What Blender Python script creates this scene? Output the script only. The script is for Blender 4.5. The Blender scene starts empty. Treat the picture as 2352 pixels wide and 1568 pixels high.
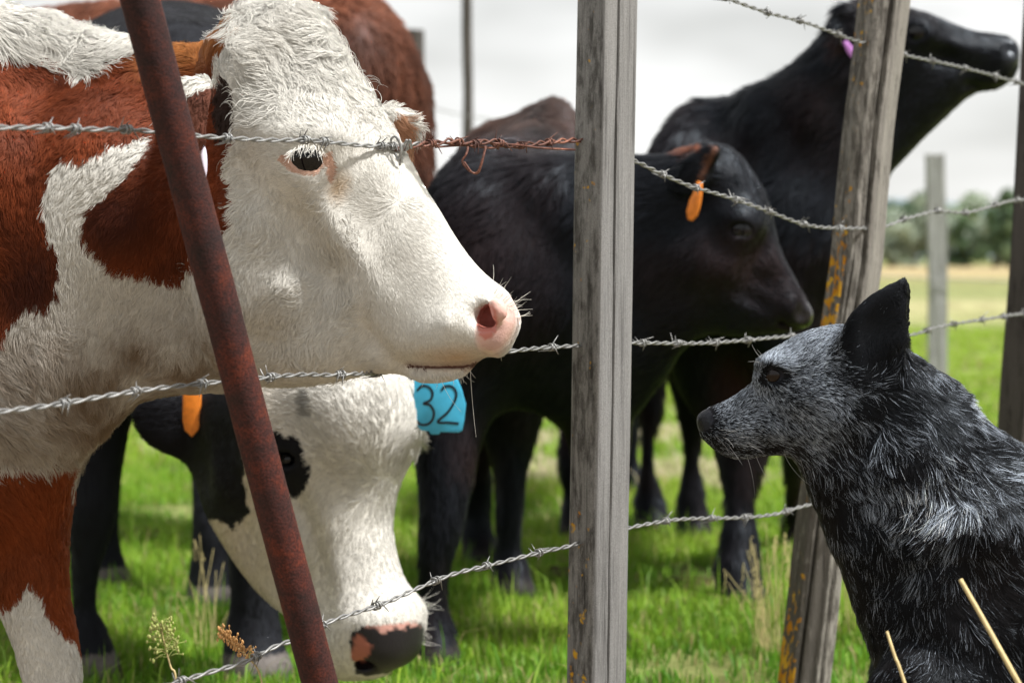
import bpy, math, random, os
import numpy as np
from mathutils import Vector, Matrix
from mathutils.bvhtree import BVHTree
from mathutils.kdtree import KDTree

rng = np.random.default_rng(7)
random.seed(7)
scene = bpy.context.scene
COL = scene.collection

# ------------------------------------------------------------------ camera
FPX, CX, CY = 5600.0, 1176.0, 784.0          # focal length and centre in units of a 2352 x 1568 picture
CAM_H = 0.72
PITCH = math.atan((784 - 590) / FPX)
cam_data = bpy.data.cameras.new('camera')
cam = bpy.data.objects.new('camera', cam_data)
COL.objects.link(cam)
cam.location = (0, 0, CAM_H)
cam.rotation_euler = (math.pi / 2 - PITCH, 0, 0)
cam_data.sensor_width = 36.0
cam_data.lens = 36.0 * FPX / 2352.0
cam_data.clip_start = 0.05
cam_data.clip_end = 4000
cam_data.dof.use_dof = True
cam_data.dof.focus_distance = 2.72
cam_data.dof.aperture_fstop = 6.8
scene.camera = cam

# ------------------------------------------------------------------ sky and sun (bright overcast, sun veiled, high on the right)
SUN_AZ = math.radians(116)       # from +Y towards +X
SUN_EL = math.radians(58)
world = bpy.data.worlds.new('World')
scene.world = world
world.use_nodes = True
wn, wl = world.node_tree.nodes, world.node_tree.links
wn.clear()
wout = wn.new('ShaderNodeOutputWorld')
wbg = wn.new('ShaderNodeBackground')
sky = wn.new('ShaderNodeTexSky')
sky.sky_type = 'NISHITA'
sky.sun_disc = False
sky.sun_elevation = SUN_EL
sky.sun_rotation = SUN_AZ
sky_mul = wn.new('ShaderNodeVectorMath'); sky_mul.operation = 'SCALE'; sky_mul.inputs[3].default_value = 0.10
wl.new(sky.outputs[0], sky_mul.inputs[0])
wtc = wn.new('ShaderNodeTexCoord')
wmap = wn.new('ShaderNodeMapping'); wmap.inputs['Scale'].default_value = (1.0, 1.0, 3.0)
wl.new(wtc.outputs['Generated'], wmap.inputs[0])
wno = wn.new('ShaderNodeTexNoise'); wno.inputs['Scale'].default_value = 4.6; wno.inputs['Detail'].default_value = 3.0
wl.new(wmap.outputs[0], wno.inputs['Vector'])
wramp = wn.new('ShaderNodeValToRGB')
wramp.color_ramp.elements[0].position = 0.40; wramp.color_ramp.elements[0].color = (0.42, 0.42, 0.405, 1)
wramp.color_ramp.elements[1].position = 0.60; wramp.color_ramp.elements[1].color = (0.70, 0.70, 0.69, 1)
wl.new(wno.outputs['Fac'], wramp.inputs[0])
wmix = wn.new('ShaderNodeMixRGB'); wmix.inputs[0].default_value = 0.93
wl.new(sky_mul.outputs[0], wmix.inputs[1]); wl.new(wramp.outputs[0], wmix.inputs[2])
wl.new(wmix.outputs[0], wbg.inputs[0])
wbg.inputs[1].default_value = 1.0
wl.new(wbg.outputs[0], wout.inputs[0])

sun_data = bpy.data.lights.new('sun', 'SUN')
sun_data.energy = 4.6
sun_data.angle = math.radians(7)
sun_data.color = (1.0, 0.975, 0.94)
sun = bpy.data.objects.new('sun', sun_data)
COL.objects.link(sun)
sd = Vector((math.sin(SUN_AZ) * math.cos(SUN_EL), math.cos(SUN_AZ) * math.cos(SUN_EL), math.sin(SUN_EL)))
sun.rotation_euler = (-sd).to_track_quat('-Z', 'Y').to_euler()
sun.location = (6, 2, 9)

scene.view_settings.view_transform = 'Standard'
scene.view_settings.look = 'None'
scene.view_settings.exposure = 0.62
scene.view_settings.gamma = 1.0
scene.view_settings.use_curve_mapping = False
scene.render.engine = 'CYCLES'
scene.cycles.use_denoising = True
scene.cycles.max_bounces = 5
scene.cycles.diffuse_bounces = 2
scene.cycles.glossy_bounces = 2
scene.cycles.transparent_max_bounces = 5
scene.cycles.use_adaptive_sampling = True
scene.cycles.adaptive_threshold = 0.02
scene.cycles_curves.shape = 'RIBBONS'

# ------------------------------------------------------------------ picture <-> place
_cp, _sp = math.cos(PITCH), math.sin(PITCH)


def ray(px, py):
    x = (np.asarray(px, float) - CX) / FPX
    y = -(np.asarray(py, float) - CY) / FPX
    return np.stack([x, _cp + y * _sp, -_sp + y * _cp], -1)


def at(px, py, Y):
    """the point that lies Y metres in front of the camera along the given line of sight"""
    d = ray(px, py)
    t = np.asarray(Y, float) / d[..., 1]
    return np.array([0, 0, CAM_H]) + d * t[..., None]


def proj(p):
    q = p - np.array([0, 0, CAM_H])
    f = q[:, 1] * _cp - q[:, 2] * _sp
    u = q[:, 1] * _sp + q[:, 2] * _cp
    return CX + FPX * q[:, 0] / f, CY - FPX * u / f


# ------------------------------------------------------------------ numeric helpers
def vnoise(p, scale=1.0, seed=0):
    """smooth value noise in -1..1"""
    q = p * scale + seed * 17.31
    i = np.floor(q).astype(np.int64)
    f = q - i
    f = f * f * (3 - 2 * f)
    out = np.zeros(len(p))
    for dx in (0, 1):
        wx = f[:, 0] if dx else 1 - f[:, 0]
        for dy in (0, 1):
            wy = f[:, 1] if dy else 1 - f[:, 1]
            for dz in (0, 1):
                wz = f[:, 2] if dz else 1 - f[:, 2]
                h = ((i[:, 0] + dx) * 73856093) ^ ((i[:, 1] + dy) * 19349663) ^ ((i[:, 2] + dz) * 83492791) ^ (seed * 2654435)
                h = (h ^ (h >> 13)) * 1274126177
                h = (h ^ (h >> 16)) & 0xFFFF
                out += wx * wy * wz * (h / 32767.5 - 1.0)
    return out


def smooth_closed(pts, n=5):
    p = np.asarray(pts, float)
    a, b, c, d = np.roll(p, 1, 0), p, np.roll(p, -1, 0), np.roll(p, -2, 0)
    out = []
    for k in range(n):
        t = k / n
        out.append(0.5 * ((2 * b) + (c - a) * t + (2 * a - 5 * b + 4 * c - d) * t * t + (-a + 3 * b - 3 * c + d) * t ** 3))
    return np.stack(out, 1).reshape(-1, p.shape[1])


def smooth_open(pts, n=6):
    p = np.asarray(pts, float)
    q = np.vstack([2 * p[0] - p[1], p, 2 * p[-1] - p[-2]])
    out = []
    for i in range(len(p) - 1):
        a, b, c, d = q[i], q[i + 1], q[i + 2], q[i + 3]
        for k in range(n):
            t = k / n
            out.append(0.5 * ((2 * b) + (c - a) * t + (2 * a - 5 * b + 4 * c - d) * t * t + (-a + 3 * b - 3 * c + d) * t ** 3))
    out.append(p[-1])
    return np.array(out)


def in_poly(x, y, poly):
    poly = np.asarray(poly, float)
    ins = np.zeros(x.shape, bool)
    x0, y0 = poly[-1]
    for x1, y1 in poly:
        if y1 != y0:
            c = ((y0 > y) != (y1 > y)) & (x < (x1 - x0) * (y - y0) / (y1 - y0) + x0)
            ins ^= c
        x0, y0 = x1, y1
    return ins


def idw(x, y, ctrl, power=3.0):
    """inverse distance blend of control rows (px, py, v1, v2, ...)"""
    c = np.asarray(ctrl, float)
    num = np.zeros((x.size, c.shape[1] - 2))
    den = np.zeros(x.size)
    xf, yf = x.ravel(), y.ravel()
    for r in c:
        w = 1.0 / (((xf - r[0]) ** 2 + (yf - r[1]) ** 2 + 400.0) ** (power / 2))
        num += w[:, None] * r[2:]
        den += w
    return (num / den[:, None]).reshape(x.shape + (c.shape[1] - 2,))


def blur2(a, n):
    for _ in range(n):
        b = np.pad(a, 1, mode='edge')
        a = (b[:-2, 1:-1] + b[2:, 1:-1] + b[1:-1, :-2] + b[1:-1, 2:] + 2 * b[1:-1, 1:-1]) / 6.0
    return a


# ------------------------------------------------------------------ implicit modelling: one continuous skin per animal
class Field:
    def __init__(self, xs, ys, zs):
        self.xs, self.ys, self.zs = (np.asarray(a, np.float64) for a in (xs, ys, zs))
        self.F = np.full((len(xs), len(ys), len(zs)), 0.4, np.float32)

    def _block(self, lo, hi, pad):
        s = []
        for a, l, h in zip((self.xs, self.ys, self.zs), lo, hi):
            i0 = np.searchsorted(a, l - pad); i1 = np.searchsorted(a, h + pad)
            s.append(slice(max(i0 - 1, 0), min(i1 + 1, len(a))))
        if any(t.stop - t.start < 2 for t in s):
            return None, None
        g = np.meshgrid(self.xs[s[0]], self.ys[s[1]], self.zs[s[2]], indexing='ij')
        return tuple(s), g

    def _join(self, s, d, k, sub=False):
        f = self.F[s]
        d = d.astype(np.float32)
        if sub:
            h = np.clip(0.5 - 0.5 * (f + d) / k, 0, 1)
            self.F[s] = f * (1 - h) + (-d) * h + k * h * (1 - h)
        else:
            h = np.clip(0.5 + 0.5 * (f - d) / k, 0, 1)
            self.F[s] = f * (1 - h) + d * h - k * h * (1 - h)

    def limb(self, pts, k=0.03, flat=None, sub=False, n=4):
        """a tapered tube through rows (x, y, z, r); flat = (axis, factor) squashes it along an axis"""
        pts = smooth_open(pts, n) if len(pts) > 2 else np.asarray(pts, float)
        fl = max(1.0, flat[1]) if flat else 1.0
        R = pts[:, 3].max() * fl
        S, _ = self._block(pts[:, :3].min(0) - R, pts[:, :3].max(0) + R, k * 1.2 + 0.01)
        if S is None:
            return
        base = [t.start for t in S]
        tmp = np.full([t.stop - t.start for t in S], 9.0, np.float32)
        for a, b in zip(pts[:-1], pts[1:]):
            r = max(a[3], b[3]) * fl
            s, g = self._block(np.minimum(a[:3], b[:3]) - r, np.maximum(a[:3], b[:3]) + r, k * 1.2 + 0.01)
            if s is None:
                continue
            ab = b[:3] - a[:3]
            X, Y, Z = g[0] - a[0], g[1] - a[1], g[2] - a[2]
            t = np.clip((X * ab[0] + Y * ab[1] + Z * ab[2]) / max(ab @ ab, 1e-9), 0, 1)
            X, Y, Z = X - t * ab[0], Y - t * ab[1], Z - t * ab[2]
            if flat:
                ax = np.asarray(flat[0], float); ax = ax / np.linalg.norm(ax)
                q = (X * ax[0] + Y * ax[1] + Z * ax[2]) * (1.0 / flat[1] - 1.0)
                X, Y, Z = X + q * ax[0], Y + q * ax[1], Z + q * ax[2]
            d = np.sqrt(X * X + Y * Y + Z * Z) - (a[3] + (b[3] - a[3]) * t)
            lo = tuple(slice(max(q.start - o, 0), max(q.stop - o, 0)) for q, o in zip(s, base))
            cur = tmp[lo]
            d = d[:cur.shape[0], :cur.shape[1], :cur.shape[2]].astype(np.float32)
            tmp[lo] = np.minimum(cur, d)
        self._join(S, tmp, k, sub)

    def ball(self, c, r, k=0.03, axes=None, sub=False):
        """ellipsoid at c with radii r along the rows of axes"""
        c = np.asarray(c, float); r = np.asarray(r, float) * np.ones(3)
        A = np.eye(3) if axes is None else np.asarray(axes, float)
        s, g = self._block(c - r.max(), c + r.max(), k * 1.2 + 0.01)
        if s is None:
            return
        X, Y, Z = g[0] - c[0], g[1] - c[1], g[2] - c[2]
        q = 0; 
        for i in range(3):
            q = q + ((X * A[i, 0] + Y * A[i, 1] + Z * A[i, 2]) / r[i]) ** 2
        self._join(s, (np.sqrt(q) - 1) * r.min(), k, sub)

    def slab(self, frame, outline_px, ctrl, k=0.03, n_exp=2.2, bumps=(), res=0.005, soft=2):
        """a body swelling to both sides of an upright mid-plane: outline, and per place half width, edge roundness, bend"""
        O, U, V, Wd = frame
        pl = lambda px, py: frame_uv(frame, px, py)
        op = smooth_closed(outline_px, 5)
        uv = pl(op[:, 0], op[:, 1])
        u0, v0 = uv.min(0) - 0.06; u1, v1 = uv.max(0) + 0.06
        us = np.arange(u0, u1, res); vs = np.arange(v0, v1, res)
        GU, GV = np.meshgrid(us, vs, indexing='ij')
        D = np.full(GU.shape, 9.0)
        a = uv; b = np.roll(uv, -1, 0)
        for (ax, ay), (bx, by) in zip(a, b):
            ex, ey = bx - ax, by - ay
            t = np.clip(((GU - ax) * ex + (GV - ay) * ey) / max(ex * ex + ey * ey, 1e-12), 0, 1)
            D = np.minimum(D, (GU - ax - t * ex) ** 2 + (GV - ay - t * ey) ** 2)
        D = np.sqrt(D)
        S = np.where(in_poly(GU, GV, uv), D, -D)
        S = blur2(S, soft)
        cu = np.asarray(ctrl, float)
        cuv = pl(cu[:, 0], cu[:, 1])
        m = idw(GU * 2000, GV * 2000, np.hstack([cuv * 2000, cu[:, 2:]]))
        Wm, Rm, Cm = (blur2(m[..., i], 4) for i in range(3))
        for bx, by, sx, sy, ang, amp in bumps:          # gentle relief: px, py, sizes in px, angle, metres
            c = pl(np.array([bx]), np.array([by]))[0]
            sc = np.linalg.norm(pl(np.array([bx + 10.0]), np.array([by]))[0] - c) / 10
            ca, sa = math.cos(math.radians(ang)), math.sin(math.radians(ang))
            du, dv = (GU - c[0]) / sc, -(GV - c[1]) / sc
            e = ((du * ca + dv * sa) / sx) ** 2 + ((-du * sa + dv * ca) / sy) ** 2
            Wm = Wm + amp * np.exp(-0.5 * e)
        Wm = np.maximum(Wm, 0.003)
        wmax = (Wm + np.abs(Cm)).max()
        cor = np.array([O + U * u + V * v + Wd * w for u in (u0, u1) for v in (v0, v1) for w in (-wmax, wmax)])
        s, g = self._block(cor.min(0), cor.max(0), 0.03)
        if s is None:
            return
        X, Y, Z = g[0] - O[0], g[1] - O[1], g[2] - O[2]
        fu = np.clip((X * U[0] + Y * U[1] + Z * U[2] - us[0]) / res, 0, len(us) - 1.001)
        fv = np.clip((X * V[0] + Y * V[1] + Z * V[2] - vs[0]) / res, 0, len(vs) - 1.001)
        w = X * Wd[0] + Y * Wd[1] + Z * Wd[2]
        iu, iv = fu.astype(np.int32), fv.astype(np.int32)
        fu, fv = fu - iu, fv - iv

        def smp(M):
            return (M[iu, iv] * (1 - fu) + M[iu + 1, iv] * fu) * (1 - fv) + (M[iu, iv + 1] * (1 - fu) + M[iu + 1, iv + 1] * fu) * fv
        Ss, Ws, Rs, Cs = smp(S), smp(Wm), smp(Rm), smp(Cm)
        e1 = np.maximum(Rs - Ss, 0) / Rs
        e2 = np.abs(w - Cs) / Ws
        d = ((e1 ** n_exp + e2 ** n_exp) ** (1 / n_exp) - 1) * np.minimum(Rs, Ws)
        self._join(s, d, k)

    def soften(self, n=1):
        for _ in range(n):
            for ax in range(3):
                f = self.F
                g = f.copy()
                sl = [slice(None)] * 3
                a, b, c = list(sl), list(sl), list(sl)
                a[ax] = slice(0, -2); b[ax] = slice(1, -1); c[ax] = slice(2, None)
                g[tuple(b)] = 0.25 * f[tuple(a)] + 0.5 * f[tuple(b)] + 0.25 * f[tuple(c)]
                self.F = g

    def mesh(self, smooth=2):
        F, xs, ys, zs = self.F, self.xs, self.ys, self.zs
        I = F < 0
        nx, ny, nz = F.shape
        cnt = np.zeros((nx - 1, ny - 1, nz - 1), np.int8)
        offs = [(a, b, c) for a in (0, 1) for b in (0, 1) for c in (0, 1)]
        for a, b, c in offs:
            cnt += I[a:nx - 1 + a, b:ny - 1 + b, c:nz - 1 + c]
        m = (cnt > 0) & (cnt < 8)
        idx = np.argwhere(m)
        ids = np.full(m.shape, -1, np.int32)
        ids[m] = np.arange(len(idx))
        acc = np.zeros((len(idx), 3)); num = np.zeros(len(idx))
        for o in offs:
            for ax in range(3):
                if o[ax]:
                    continue
                p = list(o); p[ax] = 1
                i0 = idx + np.array(o); i1 = idx + np.array(p)
                f0 = F[i0[:, 0], i0[:, 1], i0[:, 2]]; f1 = F[i1[:, 0], i1[:, 1], i1[:, 2]]
                cr = (f0 < 0) != (f1 < 0)
                t = np.where(cr, f0 / np.where(cr, f0 - f1, 1), 0)
                P0 = np.stack([xs[i0[:, 0]], ys[i0[:, 1]], zs[i0[:, 2]]], 1)
                P1 = np.stack([xs[i1[:, 0]], ys[i1[:, 1]], zs[i1[:, 2]]], 1)
                acc += np.where(cr[:, None], P0 + (P1 - P0) * t[:, None], 0)
                num += cr
        V = acc / num[:, None]
        quads = []
        for ax in range(3):
            a, b = [(1, 2), (2, 0), (0, 1)][ax]
            sl0 = [slice(1, -1)] * 3; sl1 = [slice(1, -1)] * 3
            n_ax = F.shape[ax]
            sl0[ax] = slice(0, n_ax - 1); sl1[ax] = slice(1, n_ax)
            A, B = I[tuple(sl0)], I[tuple(sl1)]
            e = np.argwhere(A != B)
            fl = A[tuple(e.T)]
            base = e.copy()
            for d in range(3):
                if d != ax:
                    base[:, d] += 1
            q = []
            for da, db in ((0, 0), (-1, 0), (-1, -1), (0, -1)):
                c = base.copy(); c[:, a] += da; c[:, b] += db
                q.append(ids[c[:, 0], c[:, 1], c[:, 2]])
            q = np.stack(q, 1)
            q[~fl] = q[~fl][:, ::-1]
            quads.append(q)
        Q = np.vstack(quads)
        for _ in range(smooth):
            acc = np.zeros_like(V); num = np.zeros(len(V))
            for i in range(4):
                j = (i + 1) % 4
                for k in range(3):
                    acc[:, k] += np.bincount(Q[:, i], V[Q[:, j], k], len(V))
                    acc[:, k] += np.bincount(Q[:, j], V[Q[:, i], k], len(V))
                num += np.bincount(Q[:, i], minlength=len(V)) + np.bincount(Q[:, j], minlength=len(V))
            V = 0.5 * V + 0.5 * acc / num[:, None]
        return V, Q


def frame_at(px, py, Y, turn=0.0):
    """upright plane through a picture point at depth Y; turn > 0 brings its right end nearer"""
    th = math.radians(turn)
    O = at(px, py, Y)
    return (O, np.array([math.cos(th), -math.sin(th), 0]), np.array([0, 0, 1.0]), np.array([-math.sin(th), -math.cos(th), 0]))


def frame_uv(frame, px, py):
    O, U, V, W = frame
    d = ray(px, py)
    c = np.array([0, 0, CAM_H])
    t = ((O - c) @ W) / (d @ W)
    p = c + d * t[..., None] - O
    return np.stack([p @ U, p @ V], -1)


def axis(lo, hi, fine_lo, fine_hi, h, hc):
    """grid line positions: step h inside the fine range, growing to hc outside"""
    a = list(np.arange(fine_lo, fine_hi + h, h))
    s, p = h, fine_lo
    left = []
    while p > lo:
        s = min(s * 1.12, hc); p -= s; left.append(p)
    s, p = h, a[-1]
    right = []
    while p < hi:
        s = min(s * 1.12, hc); p += s; right.append(p)
    return np.array(left[::-1] + a + right)


def vertex_normals(V, Q):
    n = np.cross(V[Q[:, 2]] - V[Q[:, 0]], V[Q[:, 3]] - V[Q[:, 1]])
    N = np.zeros_like(V)
    for i in range(4):
        for k in range(3):
            N[:, k] += np.bincount(Q[:, i], n[:, k], len(V))
    return N / np.maximum(np.linalg.norm(N, axis=1), 1e-12)[:, None]


# ------------------------------------------------------------------ objects
def tag(o, label=None, cat=None, group=None, kind=None):
    if label: o['label'] = label
    if cat: o['category'] = cat
    if group: o['group'] = group
    if kind: o['kind'] = kind
    return o


def attach(child, parent):
    child.parent = parent
    child.matrix_parent_inverse = parent.matrix_world.inverted()
    return child


def new_mesh(name, V, F, mat=None, smooth=True, parent=None, attrs=None):
    me = bpy.data.meshes.new(name)
    if isinstance(F, np.ndarray):
        k = F.shape[1]
        me.vertices.add(len(V)); me.vertices.foreach_set('co', np.asarray(V, np.float32).ravel())
        me.loops.add(F.size); me.loops.foreach_set('vertex_index', F.astype(np.int32).ravel())
        me.polygons.add(len(F)); me.polygons.foreach_set('loop_start', np.arange(0, F.size, k, dtype=np.int32))
        me.update(calc_edges=True)
    else:
        me.from_pydata([tuple(map(float, v)) for v in V], [], F)
    if smooth:
        me.polygons.foreach_set('use_smooth', np.ones(len(me.polygons), bool))
    for an, arr in (attrs or {}).items():
        arr = np.asarray(arr, np.float32)
        if arr.ndim == 1:
            me.attributes.new(an, 'FLOAT', 'POINT').data.foreach_set('value', arr)
        else:
            c4 = np.ones((len(arr), 4), np.float32); c4[:, :3] = arr[:, :3]
            me.attributes.new(an, 'FLOAT_COLOR', 'POINT').data.foreach_set('color', c4.ravel())
    me.update()
    o = bpy.data.objects.new(name, me)
    COL.objects.link(o)
    if mat: me.materials.append(mat)
    if parent: attach(o, parent)
    return o


def new_hair(name, P, rad, colr, nrm, mat, parent):
    """P (n,k,3) strand points, rad (n,k), colr (n,k,3), nrm (n,3) direction the coat faces"""
    n, k, _ = P.shape
    c = bpy.data.hair_curves.new(name)
    c.add_curves([k] * n)
    c.attributes['position'].data.foreach_set('vector', P.astype(np.float32).ravel())
    c.attributes.new('radius', 'FLOAT', 'POINT').data.foreach_set('value', rad.astype(np.float32).ravel())
    c4 = np.ones((n, k, 4), np.float32); c4[..., :3] = colr
    c.attributes.new('col', 'FLOAT_COLOR', 'POINT').data.foreach_set('color', c4.ravel())
    c.attributes.new('coat_normal', 'FLOAT_VECTOR', 'CURVE').data.foreach_set('vector', nrm.astype(np.float32).ravel())
    c.materials.append(mat)
    o = bpy.data.objects.new(name, c)
    COL.objects.link(o)
    attach(o, parent)
    return o


def tube(path, r, sides=6, caps=True, closed=False):
    """mesh rings along a path; r scalar or per point"""
    path = np.asarray(path, float); n = len(path)
    r = np.ones(n) * r
    T = np.gradient(path, axis=0); T /= np.maximum(np.linalg.norm(T, axis=1), 1e-12)[:, None]
    ref = np.array([0, 0, 1.0]) if abs(T[0][2]) < 0.9 else np.array([1.0, 0, 0])
    nrm = np.cross(T[0], ref); nrm /= np.linalg.norm(nrm)
    V = []
    for i in range(n):
        nrm = nrm - T[i] * (nrm @ T[i]); nrm /= np.linalg.norm(nrm)
        bi = np.cross(T[i], nrm)
        for k in range(sides):
            a = 2 * math.pi * k / sides
            V.append(path[i] + r[i] * (math.cos(a) * nrm + math.sin(a) * bi))
    F = []
    for i in range(n - 1):
        for k in range(sides):
            k2 = (k + 1) % sides
            F.append((i * sides + k, i * sides + k2, (i + 1) * sides + k2, (i + 1) * sides + k))
    if caps:
        F.append(tuple(range(sides))[::-1]); F.append(tuple((n - 1) * sides + k for k in range(sides)))
    return V, F


def join(parts):
    V, F = [], []
    for v, f in parts:
        o = len(V); V += list(v); F += [tuple(i + o for i in q) for q in f]
    return V, F


# ------------------------------------------------------------------ materials
def mat_new(name):
    m = bpy.data.materials.new(name); m.use_nodes = True
    nt = m.node_tree
    b = nt.nodes['Principled BSDF']
    return m, nt.nodes, nt.links, b


def ramp(nodes, stops):
    r = nodes.new('ShaderNodeValToRGB')
    e = r.color_ramp.elements
    while len(e) < len(stops): e.new(0.5)
    for s, (p, c) in zip(e, stops):
        s.position = p; s.color = (*c, 1)
    return r


def mat_fur(name, rough=0.55, spec=0.25, follow=0.75, tint=(1, 1, 1)):
    m, n, l, b = mat_new(name)
    b.inputs['Specular Tint'].default_value = (*tint, 1)
    a = n.new('ShaderNodeAttribute'); a.attribute_name = 'col'
    nn = n.new('ShaderNodeAttribute'); nn.attribute_name = 'coat_normal'
    g = n.new('ShaderNodeNewGeometry')
    mx = n.new('ShaderNodeMix'); mx.data_type = 'VECTOR'; mx.inputs[0].default_value = follow
    l.new(g.outputs['Normal'], mx.inputs[4]); l.new(nn.outputs['Vector'], mx.inputs[5])
    nz = n.new('ShaderNodeVectorMath'); nz.operation = 'NORMALIZE'
    l.new(mx.outputs[1], nz.inputs[0])
    l.new(a.outputs['Color'], b.inputs['Base Color'])
    l.new(nz.outputs[0], b.inputs['Normal'])
    b.inputs['Roughness'].default_value = rough
    b.inputs['Specular IOR Level'].default_value = spec
    return m


def mat_skin(name, rough=0.6, bump=0.15, scale=500.0, spec=0.3):
    m, n, l, b = mat_new(name)
    b.inputs['Specular Tint'].default_value = (.8, .9, 1.0, 1)
    a = n.new('ShaderNodeAttribute'); a.attribute_name = 'col'
    t = n.new('ShaderNodeTexNoise'); t.inputs['Scale'].default_value = scale; t.inputs['Detail'].default_value = 3
    tc = n.new('ShaderNodeTexCoord'); l.new(tc.outputs['Object'], t.inputs['Vector'])
    bp = n.new('ShaderNodeBump'); bp.inputs['Strength'].default_value = bump; bp.inputs['Distance'].default_value = 0.002
    l.new(t.outputs['Fac'], bp.inputs['Height']); l.new(bp.outputs[0], b.inputs['Normal'])
    l.new(a.outputs['Color'], b.inputs['Base Color'])
    w = n.new('ShaderNodeAttribute'); w.attribute_name = 'wet'
    for sock, lo, hi in (('Roughness', rough, .24), ('Specular IOR Level', spec, .5)):
        mr = n.new('ShaderNodeMapRange'); mr.inputs[3].default_value = lo; mr.inputs[4].default_value = hi
        l.new(w.outputs['Fac'], mr.inputs[0]); l.new(mr.outputs[0], b.inputs[sock])
    return m


def mat_plain(name, col, rough=0.5, spec=0.5, metal=0.0, var=0.0, scale=60.0):
    m, n, l, b = mat_new(name)
    b.inputs['Base Color'].default_value = (*col, 1)
    b.inputs['Roughness'].default_value = rough
    b.inputs['Specular IOR Level'].default_value = spec
    b.inputs['Metallic'].default_value = metal
    if var:
        tc = n.new('ShaderNodeTexCoord')
        t = n.new('ShaderNodeTexNoise'); t.inputs['Scale'].default_value = scale; t.inputs['Detail'].default_value = 5
        l.new(tc.outputs['Object'], t.inputs['Vector'])
        lo = tuple(c * (1 - var) for c in col); hi = tuple(min(c * (1 + var), 1) for c in col)
        r = ramp(n, [(0.3, lo), (0.7, hi)])
        l.new(t.outputs['Fac'], r.inputs[0]); l.new(r.outputs[0], b.inputs['Base Color'])
    return m


M_FUR = mat_fur('coat hair', 0.6, 0.15, 0.75)
M_FUR_DARK = mat_fur('dark coat hair', 0.40, 0.22, 0.62, (.70, .85, 1.0))
M_FUR_DOG = mat_fur('speckled dog hair', 0.42, 0.12, 0.65, (.75, .88, 1.0))
M_SKIN = mat_skin('skin under the coat', 0.7, 0.3, 300, 0.2)
M_SKIN_DARK = mat_skin('dark glossy coat', 0.45, 0.6, 220, 0.12)
M_EYE = mat_plain('wet dark eye', (0.003, 0.003, 0.004), 0.05, 0.4)
M_EYE_BROWN = mat_plain('brown dog eye', (0.007, 0.0022, 0.001), 0.06, 0.35)


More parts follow.
